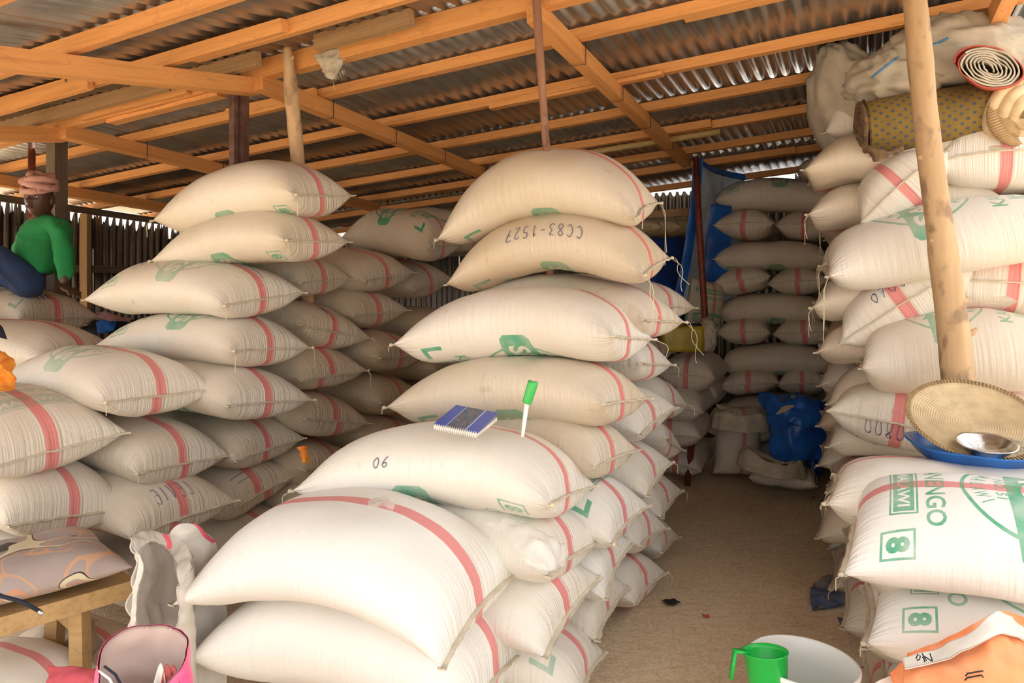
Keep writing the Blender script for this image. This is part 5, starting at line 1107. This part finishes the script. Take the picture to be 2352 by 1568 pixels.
# rag tucked on the ridge beam
t = empty('hanging_rag', px(765, 180, 3.6), 'frayed dirty sack rag stuffed over the ridge beam and hanging down', 'rag')
v_, f_ = blobmesh(px(762, 78, 3.95), (.09, .06, .05), 3, .3, 5, 36, 20); mk('wadded_cloth', v_, f_, M['rag'], t)
v_, f_ = blobmesh(px(722, 92, 4.0), (.07, .05, .045), 6, .3, 5, 36, 20); mk('wadded_cloth', v_, f_, M['rag'], t)
cloth('hanging_end', [[px(722, 128, 3.74), px(745, 118, 3.72), px(775, 110, 3.73), px(806, 106, 3.76)], [px(732, 145, 3.73), px(752, 145, 3.70), px(778, 142, 3.70), px(798, 132, 3.74)], [px(745, 168, 3.72), px(757, 172, 3.69), px(772, 165, 3.70), px(788, 150, 3.73)], [px(754, 180, 3.71), px(762, 182, 3.70), px(770, 180, 3.70), px(778, 166, 3.72)]], M['rag'], t, 20, 20, .012, 20)
mb = MB()
for i in range(26):
    a = random.random(); p = px(740+50*a, 178-14*abs(a*2-1)*1.5, 3.7); mb.tube([p, p+V((random.uniform(-.012, .012), 0, random.uniform(-.03, -.01)))], .0008, 4)
mb.tube([px(768, 180, 3.7), px(766, 196, 3.7), px(770, 208, 3.7)], .001, 4); mb.out('frayed_threads', M['twine'], t)
tag(cloth('tied_rag', [[px(600, 100, 3.98), px(610, 100, 3.97), px(618, 104, 3.98)], [px(598, 118, 3.96), px(608, 120, 3.94), px(616, 120, 3.96)], [px(604, 132, 3.95), px(610, 134, 3.94), px(614, 132, 3.95)]], M['rag'], None, 10, 12, .008, 20), 'small strip of rag hanging from the ridge timber left of the pointed log post', 'rag')
tag(cloth('torn_wrapper', [[px(684, 1028, 3.5), px(694, 1022, 3.48), px(704, 1026, 3.5)], [px(688, 1044, 3.47), px(698, 1042, 3.45), px(708, 1046, 3.48)], [px(696, 1062, 3.46), px(702, 1062, 3.45), px(712, 1064, 3.47)]], M['orangecloth'], None, 10, 12, .012, 20), 'orange wrapper stuck in the torn corner of a left-stack sack', 'wrapper')

# ------------------------------------------------------------------ FLOOR LITTER
def fl_at(x, y, z=0): D = (EYE-z)*FX/(y-HY); return px(x, y, D)
def scrap(x, y, w, h, mat, label, name='paper_scrap', rot=0, amp=.006, cat='litter', nseg=10):
    c = fl_at(x, y, .01); c.z = .008; e1 = V((math.cos(rot), math.sin(rot), 0)); e2 = V((-math.sin(rot), math.cos(rot), 0)); rows = []
    for i in range(3):
        rows.append([c+e1*w*(j-1)*(.8+.3*noise.noise(V((i, j, x))))+e2*h*(1-i)*(.8+.3*noise.noise(V((j, i, y))))+V((0, 0, amp*.8+amp*noise.noise(V((i*2, j*2, x))))) for j in range(3)])
    tag(cloth(name, rows, mat, None, nseg, nseg, amp, 25, .0015, x % 7), label, cat)
scrap(1541, 1381, .048, .040, M['black'], 'small black torn scrap on the sand near the centre pile', rot=.5)
scrap(1855, 1240, .030, .016, M['paper'], 'pale paper label on the sand right of the aisle middle', rot=.2)
scrap(1780, 1245, .0, .0, M['paper'], '', nseg=2) if False else None
scrap(1679, 1244, .012, .008, M['paper'], 'tiny white paper bit in the middle of the aisle')
scrap(1892, 1278, .020, .007, M['scrapyel'], 'yellow wrapper strip on the sand beside the right pile')
scrap(1870, 1143, .030, .022, M['scrapred'], 'upper red scrap at the foot of the right pile', rot=.4)
scrap(1888, 1172, .026, .014, M['scrapred'], 'lower red scrap at the foot of the right pile', rot=-.4)
scrap(1621, 1413, .022, .010, M['scrapred'], 'thin red-edged sticker lying on the sand above the bucket', rot=-.1)
scrap(1792, 1188, .008, .006, M['denim'], 'tiny dark blue bit on the sand')
scrap(1910, 1215, .026, .020, M['denim'], 'bluish paper scrap at the right foot of the aisle', rot=.9)
scrap(1878, 1105, .02, .014, M['pinkcloth'], 'small pink wrapper by the blue tarpaulin heap', rot=.3)
scrap(1934, 1425, .020, .034, M['denim'], 'narrow faded blue strip with a yellow end near the orange bag', rot=-.2)
scrap(1936, 1410, .014, .010, M['scrapyel'], 'yellow tip scrap near the blue strip', rot=-.2)
scrap(1910, 1463, .018, .010, M['paper'], 'white and blue crumpled wrapper above the bucket rim', rot=.4)
scrap(1978, 1533, .016, .008, M['scrapred'], 'red scrap between the bucket and the orange bag')
tag(cloth('blue_cloth_scrap', [[fl_at(1872, 1332, .05), fl_at(1915, 1318, .06), fl_at(1960, 1320, .06)], [fl_at(1862, 1350, .03), fl_at(1912, 1348, .05), fl_at(1958, 1350, .05)], [fl_at(1860, 1372, .02), fl_at(1910, 1365, .03), fl_at(1955, 1372, .03)], [fl_at(1866, 1400, .01), fl_at(1910, 1392, .015), fl_at(1952, 1386, .015)]], M['denim'], None, 24, 20, .018, 12, .004, 3), 'dusty dark blue cloth lying on the sand against the right-hand sacks', 'cloth')
rn = random.Random(4); mb = MB()
for i in range(5200):
    s_, t_ = rn.uniform(-1.6, 3.2), rn.uniform(-.55, 1.35)
    if rn.random() < .45: t_ = 1.05+abs(rn.gauss(0, .12)) if rn.random() < .5 else .1-abs(rn.gauss(0, .1))
    p = st(s_, t_, .004); a = rn.random()*6.28; l_ = rn.uniform(.002, .010); d = V((math.cos(a), math.sin(a), 0))*l_; e = V((-d.y, d.x, 0))*.18+V((0, 0, .002))
    mb.add([p-d, p+e, p+d, p-e*.6+V((0, 0, .001))], [(0, 1, 2, 3)])
tag(mb.out('husk_litter', M['strawd'], smooth=False), 'loose straw husks and grain scattered over the sandy aisle', 'litter', kind='stuff')

# ------------------------------------------------------------------ THE SEATED MAN
def skin(name, joints, edges, radii, sub=2):
    me = bpy.data.meshes.new(name); me.from_pydata([tuple(j) for j in joints], edges, []); ob = bpy.data.objects.new(name, me); C.objects.link(ob)
    m = ob.modifiers.new('s', 'SKIN'); m.use_smooth_shade = True
    for v, r in zip(me.skin_vertices[0].data, radii): v.radius = (r, r) if not hasattr(r, '__len__') else r
    me.skin_vertices[0].data[0].use_root = True
    q = ob.modifiers.new('b', 'SUBSURF'); q.levels = sub; q.render_levels = sub
    dg = bpy.context.evaluated_depsgraph_get(); nm = bpy.data.meshes.new_from_object(ob.evaluated_get(dg)); vs = [v.co.copy() for v in nm.vertices]; fs = [tuple(p.vertices) for p in nm.polygons]
    bpy.data.objects.remove(ob); return vs, fs
D0 = 4.5
J = dict(pelvis=px(78, 640, D0+.05), waist=px(84, 595, D0+.04), chest=px(94, 548, D0), neckb=px(101, 506, D0), neck=px(100, 488, D0-.01), head=px(96, 470, D0-.02),
         shL=px(138, 520, D0-.08), elL=px(149, 592, D0-.16), wrL=px(147, 655, D0-.20), shR=px(62, 528, D0+.12), elR=px(50, 590, D0+.22), wrR=px(38, 640, D0+.20),
         hipL=px(62, 648, D0-.08), knL=px(-20, 566, D0-.20), anL=px(-70, 690, D0-.30), toL=px(-115, 702, D0-.4), hipR=px(60, 650, D0+.14), knR=px(-55, 600, D0+.2), anR=px(-110, 712, D0+.1), toR=px(-150, 722, D0))
names = list(J); ix = {n: i for i, n in enumerate(names)}
E = [('pelvis', 'waist'), ('waist', 'chest'), ('chest', 'neckb'), ('neckb', 'neck'), ('neck', 'head'), ('neckb', 'shL'), ('shL', 'elL'), ('elL', 'wrL'), ('neckb', 'shR'), ('shR', 'elR'), ('elR', 'wrR'),
     ('pelvis', 'hipL'), ('hipL', 'knL'), ('knL', 'anL'), ('anL', 'toL'), ('pelvis', 'hipR'), ('hipR', 'knR'), ('knR', 'anR'), ('anR', 'toR')]
RR = dict(pelvis=.07, waist=.075, chest=.09, neckb=.045, neck=.046, head=.05, shL=.04, elL=.034, wrL=.025, shR=.04, elR=.034, wrR=.025, hipL=.055, knL=.045, anL=.038, toL=.03, hipR=.055, knR=.058, anR=.038, toR=.03)
bv, bf = skin('person', [J[n] for n in names], [(ix[a], ix[b]) for a, b in E], [RR[n] for n in names])
# head with brow, nose, lips and jaw, turned three-quarters to the left
hc = px(91, 456, D0-.05); f = V((-.02, -1, .02)).normalized(); up = V((.04, 0, 1)); rt = f.cross(up).normalized(); up = rt.cross(f)
hv = []; hf = []; n1, n2 = 40, 48
g_ = lambda x, y, a, b, sx, sy: math.exp(-((x-a)/sx)**2-((y-b)/sy)**2)
for i in range(n1+1):
    th = math.pi*i/n1
    for j in range(n2):
        ph = 2*math.pi*j/n2; x = math.sin(th)*math.sin(ph); y = math.sin(th)*math.cos(ph); z = math.cos(th)
        X = x*.072*(1-.16*max(0, -z)**1.5); Yy = y*.092; Z = z*.115
        if y > 0:
            w = y; Yy += w*(.026*g_(X, Z, 0, -.022, .013, .020)+.012*g_(X, Z, 0, -.036, .018, .010)+.010*g_(X, Z, 0, .018, .05, .010)-.012*g_(X, Z, .030, .002, .016, .012)-.012*g_(X, Z, -.030, .002, .016, .012)+.010*g_(X, Z, 0, -.060, .026, .010)+.012*g_(X, Z, 0, -.092, .03, .016))
        hv.append(hc+rt*X+f*Yy+up*Z)
hf = [(i*n2+j, (i+1)*n2+j, (i+1)*n2+(j+1) % n2, i*n2+(j+1) % n2) for i in range(n1) for j in range(n2)]
mb = MB(); mb.add(bv, bf); mb.add(hv, hf)
for sg in (-1, 1): mb.add(*blobmesh(hc+rt*sg*.072-f*.01-up*.008, (.012, .02, .03), 1, .1, 3, 12, 10, (rt, f, up)))
# hands: palm, four fingers and a thumb each
def hand(wr, d, nrm_, s=1):
    d = d.normalized(); sd_ = d.cross(nrm_).normalized(); mb.add(*blobmesh(wr+d*.045, (.05, .040, .016), 2, .08, 3, 20, 12, (d, sd_, nrm_.normalized())))
    for k, ln in enumerate((.062, .074, .070, .054)):
        b0 = wr+d*.075+sd_*(k-1.5)*.020; mb.tube([b0, b0+d*ln*.45+nrm_*.006, b0+d*ln*.8-nrm_*.004, b0+d*ln-nrm_*.012], [.0095, .009, .008, .005], 8)
    b0 = wr+d*.02-sd_*.034*s; mb.tube([b0, b0+(d*.6-sd_*s*.8)*.03, b0+(d*.9-sd_*s*.5)*.058], [.012, .010, .006], 8)
hand(J['wrL']+V((0, 0, -.01)), V((.72, -.45, -.30)), V((.2, .1, 1)).normalized()); hand(J['wrR'], V((-.5, -.3, -.3)), V((0, 0, 1)))
person = mk('person', mb.v, mb.f, M['skin']); tag(person, 'man in a green long-sleeved shirt and blue jeans leaning back on the left rear sacks', 'person')
def wear(name, vs, fs, mat, lab=None):
    inv = person.location; me = bpy.data.meshes.new(name); me.from_pydata([tuple(V(v)-inv) for v in vs], [], fs); me.polygons.foreach_set('use_smooth', [True]*len(me.polygons)); me.materials.append(mat)
    o = bpy.data.objects.new(name, me); C.objects.link(o); o.parent = person
    if lab: o['label'] = lab
    return o
def crease(vs, a=.012, fr=9):
    return [v+V((noise.noise(v*fr), noise.noise(v*fr+V((7, 0, 0))), noise.noise(v*fr+V((0, 9, 0)))))*a for v in vs]
sj = ['pelvis', 'waist', 'chest', 'neckb', 'shL', 'elL', 'wrL', 'shR', 'elR', 'wrR']; k_ = {n: i for i, n in enumerate(sj)}
P_ = [J[n] for n in sj]; P_[0] = P_[0]+V((.02, 0, .0)); P_[3] = P_[3]+V((0, 0, -.025)); P_[0] = P_[0]+V((0, 0, .01)); P_[9] = P_[9].lerp(P_[8], .05)
sv, sf = skin('s', P_, [(0, 1), (1, 2), (2, 3), (3, 4), (4, 5), (5, 6), (3, 7), (7, 8), (8, 9)], [.128, .128, .134, .064, .066, .054, .043, .066, .054, .043])
wear('shirt', crease(sv, .026, 9), sf, M['shirt'])
tj = ['pelvis', 'hipL', 'knL', 'anL', 'hipR', 'knR', 'anR']; P_ = [J[n] for n in tj]; P_[0] = P_[0]+V((-.01, 0, -.02))
sv, sf = skin('t', P_, [(0, 1), (1, 2), (2, 3), (0, 4), (4, 5), (5, 6)], [.105, .088, .070, .052, .088, .070, .052])
wear('trousers', crease(sv, .016, 8), sf, M['jeans'])
for sg in (-1, 1):
    v, fc = blobmesh(hc+rt*sg*.030+f*.079+up*.002, (.0125, .009, .0065), 1, 0, 3, 12, 8, (rt, f, up)); EY = wear('eye', v, fc, M['eye'])
    v, fc = blobmesh(hc+rt*sg*.030+f*.086+up*.002, (.005, .004, .0055), 1, 0, 3, 10, 8, (rt, f, up)); PU = wear('pupil', v, fc, M['black']); PU.parent = EY
v, fc = blobmesh(hc+f*.094-up*.056, (.024, .008, .005), 1, .05, 3, 16, 8, (rt, f, up)); wear('lips', v, fc, M['lip'])
v, fc = blobmesh(hc+f*.094-up*.064, (.021, .009, .006), 1, .05, 3, 16, 8, (rt, f, up)); wear('lips', v, fc, M['lip'])
def headcloth():
    m, nt, b = newmat('pink checked headscarf'); co = coordmap(nt); w = nt.nodes.new('ShaderNodeTexVoronoi'); w.inputs['Scale'].default_value = 90; L(nt, co, w.inputs['Vector'])
    f_ = noi(nt, co, 14, 3); k = mth(nt, 'MULTIPLY', ramp(nt, f_, [(.48, (0, 0, 0)), (.6, (1, 1, 1))]), ramp(nt, w.outputs['Distance'], [(.3, (1, 1, 1)), (.5, (0, 0, 0))]))
    L(nt, rgbmix(nt, k, (.52, .28, .23), (.22, .05, .06)), b.inputs['Base Color']); b.inputs['Roughness'].default_value = .85; bump(nt, b, f_, .5, .01); return m
hm = headcloth(); mb2 = MB()
tilt = (up*1.0+f*.16+rt*.0).normalized(); tr = rt; tf = tilt.cross(tr)
for k, (z, rx, ry, r) in enumerate(((.052, .080, .096, .022), (.070, .082, .098, .024), (.088, .078, .092, .024), (.104, .064, .078, .024), (.116, .042, .052, .024))):
    pts = []
    for i in range(41):
        a = 2*math.pi*i/40; zz = z+.012+.020*math.sin(a+k*1.9)+.004*noise.noise(V((a*2, k, 0))); pts.append(hc+tr*rx*math.cos(a)-tf*ry*math.sin(a)+tilt*zz-f*.006)
    mb2.tube(pts, [r*(.85+.25*noise.noise(V((i*.3, k, 1)))) for i in range(41)], 9, False)
mb2.add(*blobmesh(hc+tilt*.085-f*.005, (.07, .086, .056), 2, .1, 4, 24, 14, (tr, f, tilt)))
wear('turban', mb2.v, mb2.f, hm)
wear('turban_tail', *(lambda m_: (m_.v, m_.f))(MB().tube([hc+rt*.06-f*.075+up*.07, hc+rt*.065-f*.085+up*.01, hc+rt*.05-f*.088-up*.03], [.025, .026, .012], 10)), hm)
